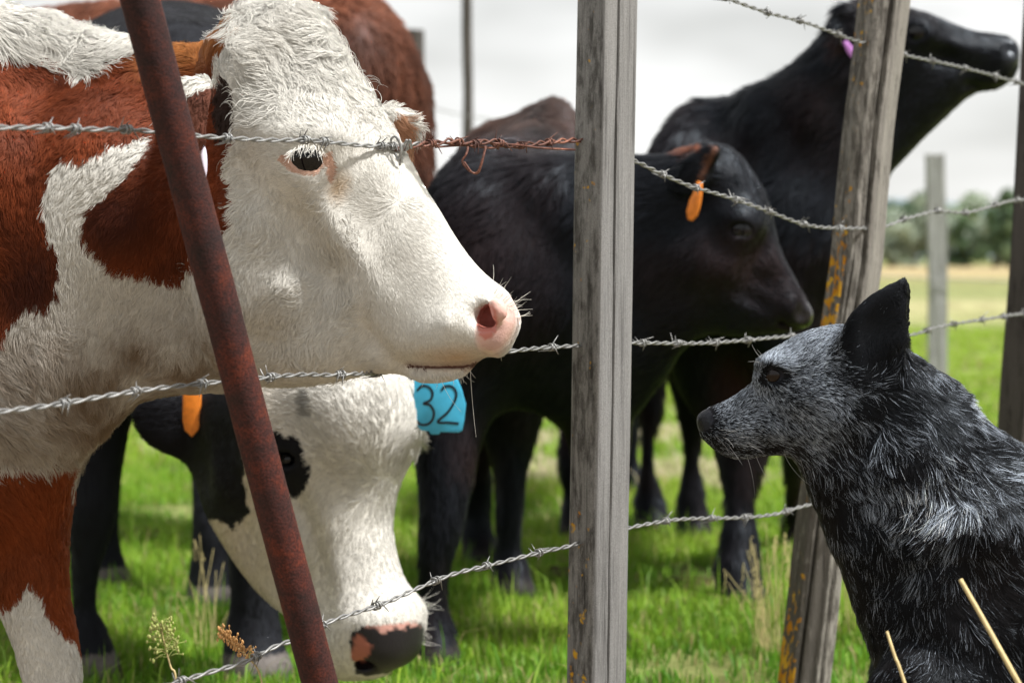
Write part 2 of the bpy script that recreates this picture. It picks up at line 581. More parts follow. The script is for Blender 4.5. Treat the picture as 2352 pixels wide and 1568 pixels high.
# ------------------------------------------------------------------ fur
def make_fur(name, V, Q, N, parent, count, weight, direction, length, colour, mat, radius=0.0005, lift=0.45,
             curl=0.0, curl_scale=40.0, clump=0.5, clump_size=0.012, k=5, jitter=0.25, seed=1, wave=None, droop=0.0):
    """grow hair over a skin.  weight/direction/length/colour are functions of (points, normals)"""
    r = np.random.default_rng(seed)
    T = np.vstack([Q[:, [0, 1, 2]], Q[:, [0, 2, 3]]])
    A = 0.5 * np.linalg.norm(np.cross(V[T[:, 1]] - V[T[:, 0]], V[T[:, 2]] - V[T[:, 0]]), axis=1)
    C = V[T].mean(1)
    w = A * weight(C, N[T[:, 0]])
    cs = np.cumsum(w)
    if cs[-1] <= 0:
        return None
    ti = np.searchsorted(cs, r.random(count) * cs[-1])
    ti = np.minimum(ti, len(T) - 1)
    u = r.random(count); v = r.random(count)
    fl = u + v > 1
    u[fl], v[fl] = 1 - u[fl], 1 - v[fl]
    a, b, c = T[ti].T
    P0 = V[a] + u[:, None] * (V[b] - V[a]) + v[:, None] * (V[c] - V[a])
    n0 = N[a] + u[:, None] * (N[b] - N[a]) + v[:, None] * (N[c] - N[a])
    n0 /= np.maximum(np.linalg.norm(n0, axis=1), 1e-9)[:, None]
    L = length(P0, n0)
    keep = L > 0.0008
    P0, n0, L = P0[keep], n0[keep], L[keep]
    n = len(P0)
    L = L * (0.75 + 0.5 * r.random(n))
    D = direction(P0, n0)
    D = D + jitter * r.normal(size=(n, 3)) * 0.6
    if curl:
        D = D + curl * np.stack([vnoise(P0, curl_scale, s + seed) for s in (1, 2, 3)], 1)
    D = D - n0 * np.sum(D * n0, 1)[:, None]
    D /= np.maximum(np.linalg.norm(D, axis=1), 1e-9)[:, None]
    B = np.cross(n0, D)
    bend = r.normal(size=n) * 0.35 + (curl * 1.3 * vnoise(P0, curl_scale * 0.7, 9 + seed) if curl else 0)
    lf = lift * (0.6 + 0.8 * r.random(n))
    t = np.linspace(0, 1, k)
    tt = t[None, :, None]
    ang = lf[:, None] * (1 - 0.75 * t[None, :])
    step_d = np.cos(ang); step_n = np.sin(ang)
    yaw = bend[:, None] * t[None, :]
    cd, cb = step_d * np.cos(yaw), step_d * np.sin(yaw)
    ds = np.zeros((n, k, 3))
    seg = (L / (k - 1))[:, None, None]
    inc = cd[..., None] * D[:, None] + cb[..., None] * B[:, None] + step_n[..., None] * n0[:, None]
    if droop:
        inc[..., 2] -= droop * t[None, :]
    ds[:, 1:] = np.cumsum(inc[:, :-1] * seg, 1)
    P = P0[:, None] + ds
    if wave:
        ph = 6.28 * vnoise(P0, wave[2], 21 + seed) * 1.5
        wv = wave[0] * np.sin(ph[:, None] + 6.28 * wave[1] * t[None, :]) * t[None, :] ** .7
        wv2 = wave[0] * np.cos(ph[:, None] + 6.28 * wave[1] * t[None, :]) * t[None, :] ** .7
        P = P + wv[..., None] * B[:, None] + .6 * wv2[..., None] * n0[:, None]
    if clump > 0:
        area = w.sum() / max(np.percentile(weight(C[::50], N[T[::50, 0]]), 90), 1e-6)
        nc = int(min(max(area / clump_size ** 2, 10), n // 4))
        ci = r.choice(n, nc, replace=False)
        kd = KDTree(nc)
        for q_, i_ in enumerate(ci): kd.insert(P0[i_], q_)
        kd.balance()
        inv = np.fromiter((kd.find(p_)[1] for p_ in P0), np.int64, n)
        tip = P[:, -1]
        ctip = tip[ci][inv] + 0.15 * (P0 - P0[ci][inv])
        ok = np.linalg.norm(P0 - P0[ci][inv], axis=1) < clump_size * 2
        pull = clump * (ctip - tip) * (ok * (.5 + .5 * r.random(n)))[:, None]
        P = P + pull[:, None] * (tt ** 1.4)
    col = colour(P0, n0, t, r)
    rad = radius * (1.0 - 0.82 * t[None, :] ** 1.5) * (0.75 + 0.5 * r.random(n))[:, None]
    return new_hair(name, P, rad, col, n0, mat, parent)


def flow_from(ctrl, depth_pull=0.0):
    """direction of the hair from control rows (px, py, dx, dy): the way the coat lies, seen from the side"""
    c = np.asarray(ctrl, float).copy()
    ln = np.hypot(c[:, 2], c[:, 3]); c[:, 2] /= ln; c[:, 3] /= ln

    def f(P, n):
        x, y = proj(P)
        d = idw(x, y, c)
        return np.stack([d[:, 0], np.full(len(P), depth_pull), -d[:, 1]], 1)
    return f


def in_view(P, margin=80):
    x, y = proj(P)
    return (x > -margin) & (x < 2352 + margin) & (y > -margin) & (y < 1568 + margin)


class Animal:
    pass


def skin_mesh(name, F, colour, mat, soft=1, smooth=2, wet=None):
    if soft: F.soften(soft)
    V, Q = F.mesh(smooth)
    N = vertex_normals(V, Q)
    col = colour(V, N)
    o = new_mesh(name, V, Q, mat, attrs={'col': col, 'wet': wet(V) if wet else np.zeros(len(V))})
    a = Animal()
    a.V, a.Q, a.N, a.o = V, Q, N, o
    a.bvh = BVHTree.FromPolygons([Vector(v) for v in V], Q.tolist())
    return a


def hit(an, px, py):
    d = ray(px, py)
    loc, nor, i, dist = an.bvh.ray_cast(Vector((0, 0, CAM_H)), Vector(d))
    if loc is None:
        return None, None
    return np.array(loc), np.array(nor)


def sphere_mesh(c, r, axes=None, seg=20, rings=12):
    A = np.eye(3) if axes is None else np.asarray(axes)
    r = np.ones(3) * r
    V = []; F = []
    for i in range(rings + 1):
        th = math.pi * i / rings
        for j in range(seg):
            ph = 2 * math.pi * j / seg
            q = np.array([math.sin(th) * math.cos(ph), math.sin(th) * math.sin(ph), math.cos(th)]) * r
            V.append(np.asarray(c) + q @ A)
    for i in range(rings):
        for j in range(seg):
            j2 = (j + 1) % seg
            F.append((i * seg + j, (i + 1) * seg + j, (i + 1) * seg + j2, i * seg + j2))
    return V, F
# ------------------------------------------------------------------ ground
def mat_ground():
    m, n, l, b = mat_new('pasture ground')
    tc = n.new('ShaderNodeTexCoord')
    sep = n.new('ShaderNodeSeparateXYZ'); l.new(tc.outputs['Object'], sep.inputs[0])
    nz = n.new('ShaderNodeTexNoise'); nz.inputs['Scale'].default_value = 0.05; nz.inputs['Detail'].default_value = 6
    l.new(tc.outputs['Object'], nz.inputs['Vector'])
    ad = n.new('ShaderNodeMath'); ad.operation = 'MULTIPLY_ADD'; ad.inputs[1].default_value = 30; 
    l.new(nz.outputs['Fac'], ad.inputs[0]); l.new(sep.outputs['Y'], ad.inputs[2])
    dv = n.new('ShaderNodeMath'); dv.operation = 'DIVIDE'; dv.inputs[1].default_value = 260
    l.new(ad.outputs[0], dv.inputs[0])
    g1, g2, straw = (.20, .21, .08), (.20, .31, .06), (.46, .38, .22)
    r = ramp(n, [(0.0, g1), (0.16, (.24, .29, .10)), (0.19, (.42, .40, .22)), (0.225, (.27, .30, .13)), (0.33, (.28, .29, .13)), (0.42, straw), (0.7, (.42, .34, .20)), (1.0, (.22, .26, .10))])
    l.new(dv.outputs[0], r.inputs[0])
    n2 = n.new('ShaderNodeTexNoise'); n2.inputs['Scale'].default_value = 3.0; n2.inputs['Detail'].default_value = 8
    l.new(tc.outputs['Object'], n2.inputs['Vector'])
    r2 = ramp(n, [(0.35, (.45, .42, .36)), (0.65, (1.15, 1.15, 1.1))])
    l.new(n2.outputs['Fac'], r2.inputs[0])
    mx = n.new('ShaderNodeMixRGB'); mx.blend_type = 'MULTIPLY'; mx.inputs[0].default_value = 1
    l.new(r.outputs[0], mx.inputs[1]); l.new(r2.outputs[0], mx.inputs[2])
    nr = n.new('ShaderNodeMapRange'); nr.inputs[1].default_value = 2.9; nr.inputs[2].default_value = 4.0
    n6 = n.new('ShaderNodeTexNoise'); n6.inputs['Scale'].default_value = 1.3; n6.inputs['Detail'].default_value = 4
    l.new(tc.outputs['Object'], n6.inputs['Vector'])
    yy = n.new('ShaderNodeMath'); yy.operation = 'MULTIPLY_ADD'; yy.inputs[1].default_value = .9; l.new(n6.outputs['Fac'], yy.inputs[0])
    ys = n.new('ShaderNodeMath'); ys.operation = 'SUBTRACT'; ys.inputs[1].default_value = .45; l.new(sep.outputs['Y'], ys.inputs[0]); l.new(ys.outputs[0], yy.inputs[2])
    l.new(yy.outputs[0], nr.inputs[0])
    bounce_tan = ramp(n, [(.3, (.13, .10, .065)), (.7, (.27, .22, .15))]); l.new(n2.outputs['Fac'], bounce_tan.inputs[0])  # unseen near ground turned tan for its warm bounce on the white coats
    mz = n.new('ShaderNodeMixRGB'); l.new(nr.outputs[0], mz.inputs[0]); l.new(bounce_tan.outputs[0], mz.inputs[1]); l.new(mx.outputs[0], mz.inputs[2])
    l.new(mz.outputs[0], b.inputs['Base Color'])
    b.inputs['Roughness'].default_value = .95; b.inputs['Specular IOR Level'].default_value = .1
    bp = n.new('ShaderNodeBump'); bp.inputs['Strength'].default_value = .6; bp.inputs['Distance'].default_value = .03
    n3 = n.new('ShaderNodeTexNoise'); n3.inputs['Scale'].default_value = 40; n3.inputs['Detail'].default_value = 4
    l.new(tc.outputs['Object'], n3.inputs['Vector']); l.new(n3.outputs['Fac'], bp.inputs['Height']); l.new(bp.outputs[0], b.inputs['Normal'])
    return m


g = new_mesh('ground', [(-900, -60, 0), (900, -60, 0), (900, 2600, 0), (-900, 2600, 0)], [(0, 1, 2, 3)], mat_ground(), smooth=False)
tag(g, kind='structure')

# hills on the skyline
hx = np.linspace(-900, 900, 60)
hv, hf = [], []
for i, x in enumerate(hx):
    h = 44 + 5 * math.sin(x / 130) + 3 * math.sin(x / 47 + 1)
    hv += [(x, 1700, -1), (x, 1850, h * .7), (x, 2050, h), (x, 2500, -1)]
    if i:
        a, b_ = 4 * (i - 1), 4 * i
        hf += [(a + k, b_ + k, b_ + k + 1, a + k + 1) for k in range(3)]
hl = new_mesh('hills', hv, hf, mat_plain('far scrub hills', (.22, .27, .30), .95, .05, var=.3, scale=.01))
tag(hl, kind='structure')


# ------------------------------------------------------------------ grass
def mat_leaf(name, transl=.35, rough=.5):
    m, n, l, b = mat_new(name)
    a = n.new('ShaderNodeAttribute'); a.attribute_name = 'col'
    l.new(a.outputs['Color'], b.inputs['Base Color'])
    b.inputs['Roughness'].default_value = rough; b.inputs['Specular IOR Level'].default_value = .3
    t = n.new('ShaderNodeBsdfTranslucent')
    l.new(a.outputs['Color'], t.inputs['Color'])
    mx = n.new('ShaderNodeMixShader'); mx.inputs[0].default_value = transl
    l.new(b.outputs[0], mx.inputs[1]); l.new(t.outputs[0], mx.inputs[2])
    l.new(mx.outputs[0], n['Material Output'].inputs[0])
    return m


M_GRASS = mat_leaf('grass blades', .4)


PALE = [(.08, 8.0, .16, .5), (.62, 7.9, .22, .5), (.35, 9.6, .5, .5), (1.0, 6.0, .2, .3), (-.9, 9.0, .4, .6)]       # patches of dry grass


def blades(n, y0, y1, h0, h1, w, seed, dens_pow=1.0, clump=.5):
    r = np.random.default_rng(seed)
    t = r.random(n) ** dens_pow
    y = y0 + (y1 - y0) * t
    half = .215 * y + .55
    x = (r.random(n) * 2 - 1) * half
    p = np.stack([x, y, np.zeros(n)], 1)
    nn1 = vnoise(p, 2.2, 71); nn2 = vnoise(p, 9.0, 72)
    keep = r.random(n) < np.clip(.80 + .7 * nn1 + .6 * nn2, .06, 1)
    p, y, nn1, nn2 = p[keep], y[keep], nn1[keep], nn2[keep]
    n = len(p)
    h = (h0 + (h1 - h0) * r.random(n)) * (1 + .35 * nn1 + .3 * nn2)
    a = r.random(n) * 2 * math.pi
    lean = r.random(n) ** 1.4 * .95
    d = np.stack([np.cos(a), np.sin(a), np.zeros(n)], 1)
    s = np.stack([-np.sin(a), np.cos(a), np.zeros(n)], 1)
    ww = w * (.6 + .8 * r.random(n))
    tw = (r.random(n) - .5) * 1.5
    s = s * np.cos(tw)[:, None] + d * np.sin(tw)[:, None]
    mid = p + d * (h * lean * .35)[:, None] + np.array([0, 0, 1]) * (h * .6)[:, None]
    tip = p + d * (h * lean)[:, None] + np.array([0, 0, 1]) * (h * (1 - .35 * lean))[:, None]
    V = np.empty((n, 5, 3))
    V[:, 0] = p - s * ww[:, None]; V[:, 1] = p + s * ww[:, None]
    V[:, 2] = mid - s * ww[:, None] * .8; V[:, 3] = mid + s * ww[:, None] * .8
    V[:, 4] = tip
    o = (np.arange(n) * 5)[:, None]
    T = np.hstack([o + 0, o + 1, o + 3, o + 0, o + 3, o + 2, o + 2, o + 3, o + 4]).reshape(-1, 3)
    base = np.array([.10, .28, .018]); yel = np.array([.34, .50, .05]); straw = np.array([.46, .38, .18]); deep = np.array([.035, .12, .012])
    k = np.clip(.45 + .5 * nn1 + .35 * r.normal(size=n) * .6 + .06 * (y - 4), 0, 1)[:, None]
    c = base * (1 - k) + yel * k
    dk = np.clip(-nn2 * .8, 0, 1)[:, None]
    c = c * (1 - dk) + deep * dk
    sw = (r.random(n) < .06 + .10 * np.clip(nn1, 0, 1))[:, None]
    c = np.where(sw, straw, c)
    for qx, qy, rx, ry in PALE:
        e = np.hypot((p[:, 0] - qx) / rx, (p[:, 1] - qy) / ry) + .35 * nn2
        c = np.where((e < 1)[:, None] & (r.random(n) < .75)[:, None], np.array([.62, .55, .38]), c)
    C = np.repeat(c[:, None], 5, 1) * np.array([.75, .75, 1.0, 1.0, 1.15])[None, :, None]
    return V.reshape(-1, 3), T, C.reshape(-1, 3)


parts = [blades(270000, 3.7, 8.5, .020, .050, .0016, 81, 1.0), blades(90000, 8.5, 24, .03, .07, .004, 82, 1.2), blades(7000, 3.7, 8.5, .05, .11, .0016, 83)]
off = 0; VV, TT, CC = [], [], []
for v, t, c in parts:
    VV.append(v); TT.append(t + off); CC.append(c); off += len(v)
gr = new_mesh('grass', np.vstack(VV), np.vstack(TT), M_GRASS, smooth=False, attrs={'col': np.clip(np.vstack(CC), .005, .8)})
tag(gr, 'short bright green pasture grass under the cattle', 'grass', kind='stuff')

# ------------------------------------------------------------------ bushes and trees beyond the field
M_LEAF = mat_leaf('tree leaves', .3)
M_BARK = mat_plain('bark', (.10, .08, .06), .9, .1, var=.4, scale=8)


def tree(x, y, h, wd, col, label, seed):
    r = np.random.default_rng(seed)
    V, Fc = tube(np.array([[x, y, 0], [x + .05 * h, y, h * .25], [x - .02 * h, y, h * .55]]), np.array([.05, .04, .015]) * h, 7)
    tk = None
    root = bpy.data.objects.new('tree', None); root.location = (x, y, 0); COL.objects.link(root)
    bpy.context.view_layer.update()
    tag(root, label, 'tree', 'trees along the far edge of the field')
    new_mesh('trunk', V, Fc, M_BARK, parent=root)
    n = 4200
    cl = r.normal(size=(26, 3)) * np.array([wd * .30, wd * .25, h * .20]) + np.array([x, y, h * .46])
    ci = r.integers(0, 26, n)
    q = r.normal(size=(n, 3)); q /= np.linalg.norm(q, axis=1)[:, None]
    p = cl[ci] + q * (r.random(n) ** .4)[:, None] * np.array([wd * .17, wd * .17, h * .13])
    p[:, 2] = np.maximum(p[:, 2], .05 * h)
    a = r.normal(size=(n, 3)); a /= np.linalg.norm(a, axis=1)[:, None]
    b = np.cross(a, q); b /= np.maximum(np.linalg.norm(b, axis=1), 1e-6)[:, None]
    s = h * .035 * (.6 + .8 * r.random(n))[:, None]
    Vv = np.stack([p - a * s, p - b * s * .6, p + a * s, p + b * s * .6], 1).reshape(-1, 3)
    Q = np.arange(4 * n).reshape(-1, 4)
    cc = np.asarray(col) * (.65 + .7 * r.random((n, 1))) * (.85 + .3 * r.random((26, 1)))[ci]
    new_mesh('crown', Vv, Q, M_LEAF, smooth=False, parent=root, attrs={'col': np.repeat(cc, 4, 0)})


DG, MG, SG = (.12, .19, .10), (.22, .30, .16), (.36, .42, .33)
for i, (px, hy, w_, Y, c_, lb) in enumerate([
        (2048, 455, 95, 180, DG, 'round dark green tree close beside the leaning post'),
        (2095, 480, 120, 175, SG, 'low pale bush behind the grey far post'),
        (2200, 448, 130, 185, MG, 'spreading mid green tree to the right of the grey far post'),
        (2215, 520, 60, 175, DG, 'small dark bush at the foot of the spreading tree'),
        (2285, 470, 130, 175, SG, 'pale silvery green tree near the right hand post'),
        (2320, 458, 70, 165, DG, 'dark treetop showing beside the right hand post'),
        (1990, 505, 120, 175, SG, 'pale bush behind the leaning post'),
        (2440, 470, 140, 150, MG, 'mid green tree behind the right hand post'),
        (2560, 480, 150, 150, DG, 'dark tree past the right hand post')]):
    t_ = at(px, hy, Y)
    tree(t_[0], Y, t_[2] * 1.18, w_ / FPX * Y * 1.5, c_, lb, 100 + i)


# ------------------------------------------------------------------ wooden posts
def mat_wood(name, pale, dark, lichen=0.0, axis_l=(0, 0, 0), bands=False):
    m, n, l, b = mat_new(name)
    tc = n.new('ShaderNodeTexCoord')
    mp = n.new('ShaderNodeMapping'); mp.inputs['Scale'].default_value = (420, 420, 9)
    l.new(tc.outputs['Object'], mp.inputs[0])
    n1 = n.new('ShaderNodeTexNoise'); n1.inputs['Scale'].default_value = 1; n1.inputs['Detail'].default_value = 8; n1.inputs['Roughness'].default_value = .65; n1.inputs['Distortion'].default_value = .6
    l.new(mp.outputs[0], n1.inputs['Vector'])
    mp2 = n.new('ShaderNodeMapping'); mp2.inputs['Scale'].default_value = (60, 60, 5)
    l.new(tc.outputs['Object'], mp2.inputs[0])
    n2 = n.new('ShaderNodeTexNoise'); n2.inputs['Scale'].default_value = 1; n2.inputs['Detail'].default_value = 6
    l.new(mp2.outputs[0], n2.inputs['Vector'])
    r1 = ramp(n, [(.28, dark), (.46, pale), (.72, tuple(min(1, c * 1.35) for c in pale))])
    ad = n.new('ShaderNodeMath'); ad.operation = 'MULTIPLY_ADD'; ad.inputs[1].default_value = .55
    sb = n.new('ShaderNodeMath'); sb.operation = 'MULTIPLY_ADD'; sb.inputs[1].default_value = .55; sb.inputs[2].default_value = -.05
    l.new(n2.outputs['Fac'], sb.inputs[0])
    l.new(n1.outputs['Fac'], ad.inputs[0]); l.new(sb.outputs[0], ad.inputs[2])
    l.new(ad.outputs[0], r1.inputs[0])
    colo = r1.outputs[0]
    ast = n.new('ShaderNodeAttribute'); ast.attribute_name = 'stain_shade'  # blotches and painted side shade that darken the wood
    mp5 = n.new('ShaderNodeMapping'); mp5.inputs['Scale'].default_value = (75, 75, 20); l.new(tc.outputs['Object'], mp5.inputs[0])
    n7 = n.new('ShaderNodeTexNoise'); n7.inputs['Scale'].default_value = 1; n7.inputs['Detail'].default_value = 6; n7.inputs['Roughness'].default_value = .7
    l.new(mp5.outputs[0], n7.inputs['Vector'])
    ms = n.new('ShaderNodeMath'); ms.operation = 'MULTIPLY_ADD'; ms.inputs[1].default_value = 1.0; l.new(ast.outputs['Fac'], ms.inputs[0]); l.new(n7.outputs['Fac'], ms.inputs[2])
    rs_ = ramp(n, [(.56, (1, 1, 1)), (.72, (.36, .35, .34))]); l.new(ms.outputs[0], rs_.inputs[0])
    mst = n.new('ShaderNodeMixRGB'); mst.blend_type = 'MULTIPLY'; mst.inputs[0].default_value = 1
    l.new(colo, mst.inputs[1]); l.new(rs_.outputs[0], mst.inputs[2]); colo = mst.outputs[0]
    n4 = n.new('ShaderNodeTexNoise'); n4.inputs['Scale'].default_value = 900; n4.inputs['Detail'].default_value = 2
    l.new(tc.outputs['Object'], n4.inputs['Vector'])
    r4 = ramp(n, [(.35, (.7, .7, .7)), (.65, (1.2, 1.2, 1.2))])
    l.new(n4.outputs['Fac'], r4.inputs[0])
    mm = n.new('ShaderNodeMixRGB'); mm.blend_type = 'MULTIPLY'; mm.inputs[0].default_value = .8
    l.new(colo, mm.inputs[1]); l.new(r4.outputs[0], mm.inputs[2]); colo = mm.outputs[0]
    if lichen:
        at_ = n.new('ShaderNodeAttribute'); at_.attribute_name = 'lichen'
        n3 = n.new('ShaderNodeTexNoise'); n3.inputs['Scale'].default_value = 70; n3.inputs['Detail'].default_value = 5
        l.new(tc.outputs['Object'], n3.inputs['Vector'])
        mu = n.new('ShaderNodeMath'); mu.operation = 'MULTIPLY_ADD'; mu.inputs[1].default_value = lichen
        l.new(at_.outputs['Fac'], mu.inputs[0]); l.new(n3.outputs['Fac'], mu.inputs[2])
        rr = ramp(n, [(.72, (0, 0, 0)), (.80, (1, 1, 1))])
        l.new(mu.outputs[0], rr.inputs[0])
        rc = ramp(n, [(.4, (.48, .20, .012)), (.6, (.58, .34, .03))])
        n5 = n.new('ShaderNodeTexNoise'); n5.inputs['Scale'].default_value = 40
        l.new(tc.outputs['Object'], n5.inputs['Vector']); l.new(n5.outputs['Fac'], rc.inputs[0])
        mx = n.new('ShaderNodeMixRGB'); l.new(rr.outputs[0], mx.inputs[0]); l.new(colo, mx.inputs[1]); l.new(rc.outputs[0], mx.inputs[2])
        colo = mx.outputs[0]
    l.new(colo, b.inputs['Base Color'])
    b.inputs['Roughness'].default_value = .9; b.inputs['Specular IOR Level'].default_value = .15
    bp = n.new('ShaderNodeBump'); bp.inputs['Strength'].default_value = .9; bp.inputs['Distance'].default_value = .004
    l.new(ad.outputs[0], bp.inputs['Height']); l.new(bp.outputs[0], b.inputs['Normal'])
    return m


def section_smooth(sec, n):
    """resample a closed section to n points, keeping its corners fairly sharp"""
    p = np.asarray(sec, float)
    q = np.vstack([p, p[:1]])
    d = np.r_[0, np.cumsum(np.linalg.norm(np.diff(q, axis=0), axis=1))]
    s = np.linspace(0, d[-1], n, endpoint=False)
    return np.stack([np.interp(s, d, q[:, 0]), np.interp(s, d, q[:, 1])], 1)


def post(name, path, sec, mat, n=48, nz=70, rough=.0012, ridge=.0, seed=0, cracks=(), lichen=None, stain_shade=None, label='', group=None, taper=(1, 1)):
    """path rows (x,y,z) bottom to top; sec section (right, towards viewer) in metres; cracks rows (section share, width, depth, z0, z1, drift)"""
    S = section_smooth(sec, n)
    per = np.arange(n) / n
    path = np.asarray(path, float)
    tz = np.linspace(0, 1, nz)
    d = np.r_[0, np.cumsum(np.linalg.norm(np.diff(path, axis=0), axis=1))]; d /= d[-1]
    cen = np.stack([np.interp(tz, d, path[:, i]) for i in range(3)], 1)
    V = np.empty((nz, n, 3)); Lc = np.zeros((nz, n)); St = np.zeros((nz, n))
    cdir = S / np.linalg.norm(S, axis=1)[:, None]
    for i in range(nz):
        sc = taper[0] + (taper[1] - taper[0]) * tz[i]
        rr = np.ones(n)
        zz = np.full(n, cen[i, 2])
        q = np.stack([per * 0 + S[:, 0] * 40, S[:, 1] * 40, zz * 3], 1)
        dis = rough * vnoise(q, 1.0, seed) + rough * .6 * vnoise(q * np.array([3, 3, 2]), 1.0, seed + 1)
        if ridge:
            dis = dis + ridge * vnoise(np.stack([S[:, 0] * 130, S[:, 1] * 130, zz * 2.2], 1), 1.0, seed + 2) + ridge * .6 * np.minimum(vnoise(np.stack([S[:, 0] * 60, S[:, 1] * 60, zz * 1.2], 1), 1.0, seed + 3), 0) * 2
        for cp, cw, cd, z0, z1, dr in cracks:
            zt = (cen[i, 2] - z0) / (z1 - z0)
            if 0 < zt < 1:
                c = cp + dr * zt + .004 * math.sin(cen[i, 2] * 14)
                dd = np.abs((per - c + .5) % 1 - .5)
                dis = dis - cd * np.clip(1 - dd / cw, 0, 1) * min(1, 6 * zt, 6 * (1 - zt))
        P = S * sc + cdir * dis[:, None]
        V[i, :, 0] = cen[i, 0] + P[:, 0]; V[i, :, 1] = cen[i, 1] - P[:, 1]; V[i, :, 2] = cen[i, 2]
        if lichen is not None:
            Lc[i] = lichen(S, cen[i, 2], P)
        if stain_shade is not None:
            St[i] = stain_shade(S, cen[i, 2])
    # uneven sawn top
    V[-1, :, 2] += .006 * vnoise(np.stack([S[:, 0] * 60, S[:, 1] * 60, S[:, 0] * 0], 1), 1.0, seed + 5)
    Vf = V.reshape(-1, 3)
    Fc = []
    for i in range(nz - 1):
        for k in range(n):
            k2 = (k + 1) % n
            Fc.append((i * n + k, i * n + k2, (i + 1) * n + k2, (i + 1) * n + k))
    top = (nz - 1) * n
    Vf = np.vstack([Vf, V[-1].mean(0)[None], V[0].mean(0)[None]])
    it, ib = nz * n, nz * n + 1
    for k in range(n):
        k2 = (k + 1) % n
        Fc.append((top + k, top + k2, it)); Fc.append((k2, k, ib))
    o = new_mesh(name, Vf, Fc, mat, smooth=False, attrs={'lichen': np.r_[Lc.ravel(), 0, 0], 'stain_shade': np.r_[St.ravel(), 0, 0]})
    o.data.update()
    tag(o, label, 'post', group)
    return o


def fence_Y(px):
    return 3.0 / (1 + .000273 * (1390 - px))


W_POST = mat_wood('weathered grey wood', (.225, .221, .214), (.040, .037, .035), 1.0)
W_POST2 = mat_wood('weathered rough wood', (.25, .235, .21), (.022, .019, .018), 1.15)
W_POST3 = mat_wood('dark weathered wood', (.085, .075, .07), (.016, .014, .014), .6)
W_FAR = mat_wood('far grey wood', (.30, .30, .30), (.14, .135, .13), .0)

s1 = 3.0 / FPX
a_top, a_bot = at(1400, -220, 3.0), at(1370, 1568, 3.0)
dirv = (a_bot - a_top) / (a_bot[2] - a_top[2])
b0 = a_top + dirv * (0 - a_top[2])
sec1 = [(-.0375, -.004), (-.036, .004), (-.0085, .0300), (-.0045, .0315), (-.001, .0300), (.034, .003), (.0365, -.002), (.033, -.012), (.006, -.030), (-.002, -.030), (-.033, -.010)]
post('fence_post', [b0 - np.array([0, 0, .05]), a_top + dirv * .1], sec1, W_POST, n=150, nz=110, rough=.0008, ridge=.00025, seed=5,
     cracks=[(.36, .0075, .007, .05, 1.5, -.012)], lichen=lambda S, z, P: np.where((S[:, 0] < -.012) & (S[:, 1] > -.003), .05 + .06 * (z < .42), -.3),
     stain_shade=lambda S, z: np.where((S[:, 0] < -.006) & (S[:, 1] > -.004), .11, -.12),  # dark blotches plus the left face's shade, painted into the wood
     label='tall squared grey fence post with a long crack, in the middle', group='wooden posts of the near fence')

def log_section(r, seed, n=60, sq=.12):
    rr = np.random.default_rng(seed)
    a = np.linspace(0, 2 * math.pi, n, endpoint=False)
    f = 1 + sq * np.cos(3 * a + rr.random() * 6) * .5 + .06 * np.cos(5 * a + rr.random() * 6)
    return np.stack([np.cos(a) * r * f, np.sin(a) * r * f], 1)


P2Y = 3.65
pts2 = [at(x, y, P2Y) for x, y in ((1838, 1690), (1846, 1568), (1866, 1400), (1885, 1220), (1912, 1020), (1942, 760), (1965, 600), (1976, 470), (1993, 300), (2018, 120), (2032, 0), (2052, -200))]
pts2[0][2] = -.05
post('fence_post', pts2, log_section(.0365, 3, sq=.16), W_POST2, n=100, nz=120, rough=.002, ridge=.0034, seed=9,
     cracks=[(.20, .02, .010, .3, 1.2, .02), (.30, .014, .008, .0, .8, -.02), (.12, .016, .008, -.1, .75, .02)],
     lichen=lambda S, z, P: np.where((S[:, 0] < -.020), .15 + .10 * math.sin(z * 11 + 1.2) - .05 * (z > 1.0), -.3) , taper=(1.0, 1.0),
     stain_shade=lambda S, z: np.where(S[:, 0] < .012, .16, .0) + .13 * np.clip((.55 - z) / .3, 0, 1),  # shaded left side painted darker; lower end darker too
     label='leaning rough round fence post with orange lichen, behind the dog', group='wooden posts of the near fence')
P3Y = 4.3
c3 = [at(x, y, P3Y) for x, y in ((2318, 1540), (2345, 1000), (2374, 600), (2394, 250), (2408, 0), (2425, -250))]
c3[0] = c3[1] + (c3[1] - c3[2]) * ((c3[1][2] + .05) / (c3[2][2] - c3[1][2]))
sec3 = [(-.042, -.006), (-.041, .003), (-.004, .033), (.002, .033), (.040, .004), (.041, -.004), (.004, -.034), (-.003, -.034)]
post('fence_post', c3, sec3, W_POST3, n=70, nz=70, rough=.0015, ridge=.001, seed=15, lichen=lambda S, z, P: S[:, 0] * 0 - .3,
     label='dark squared fence post at the right edge of the picture', group='wooden posts of the near fence')
FY = 13.5
for px, top, w_, lb, rs, rnd in ((2148, 355, .050, 'pale grey square post standing alone in the far field', 21, False), (950, 70, .050, 'stout post showing beyond the brown cow', 25, True), (1072, -140, .027, 'thin tall pole against the sky beyond the black calf', 29, True)):
    tp = at(px, top, FY); bt = tp.copy(); bt[2] = -.05; bt[0] += .02 * (1 if px > 2000 else 0)
    sc_ = log_section(w_, rs, sq=.06) if rnd else [(-w_, -w_ * .8), (w_, -w_ * .8), (w_, w_ * .8), (-w_, w_ * .8)]
    post('fence_post', [bt, (bt + tp) / 2 + np.array([.008, 0, 0]), tp], sc_, W_FAR if px > 2000 else W_POST3, n=32, nz=40, rough=.004, ridge=.002, seed=rs, label=lb, group='posts of the far fence')

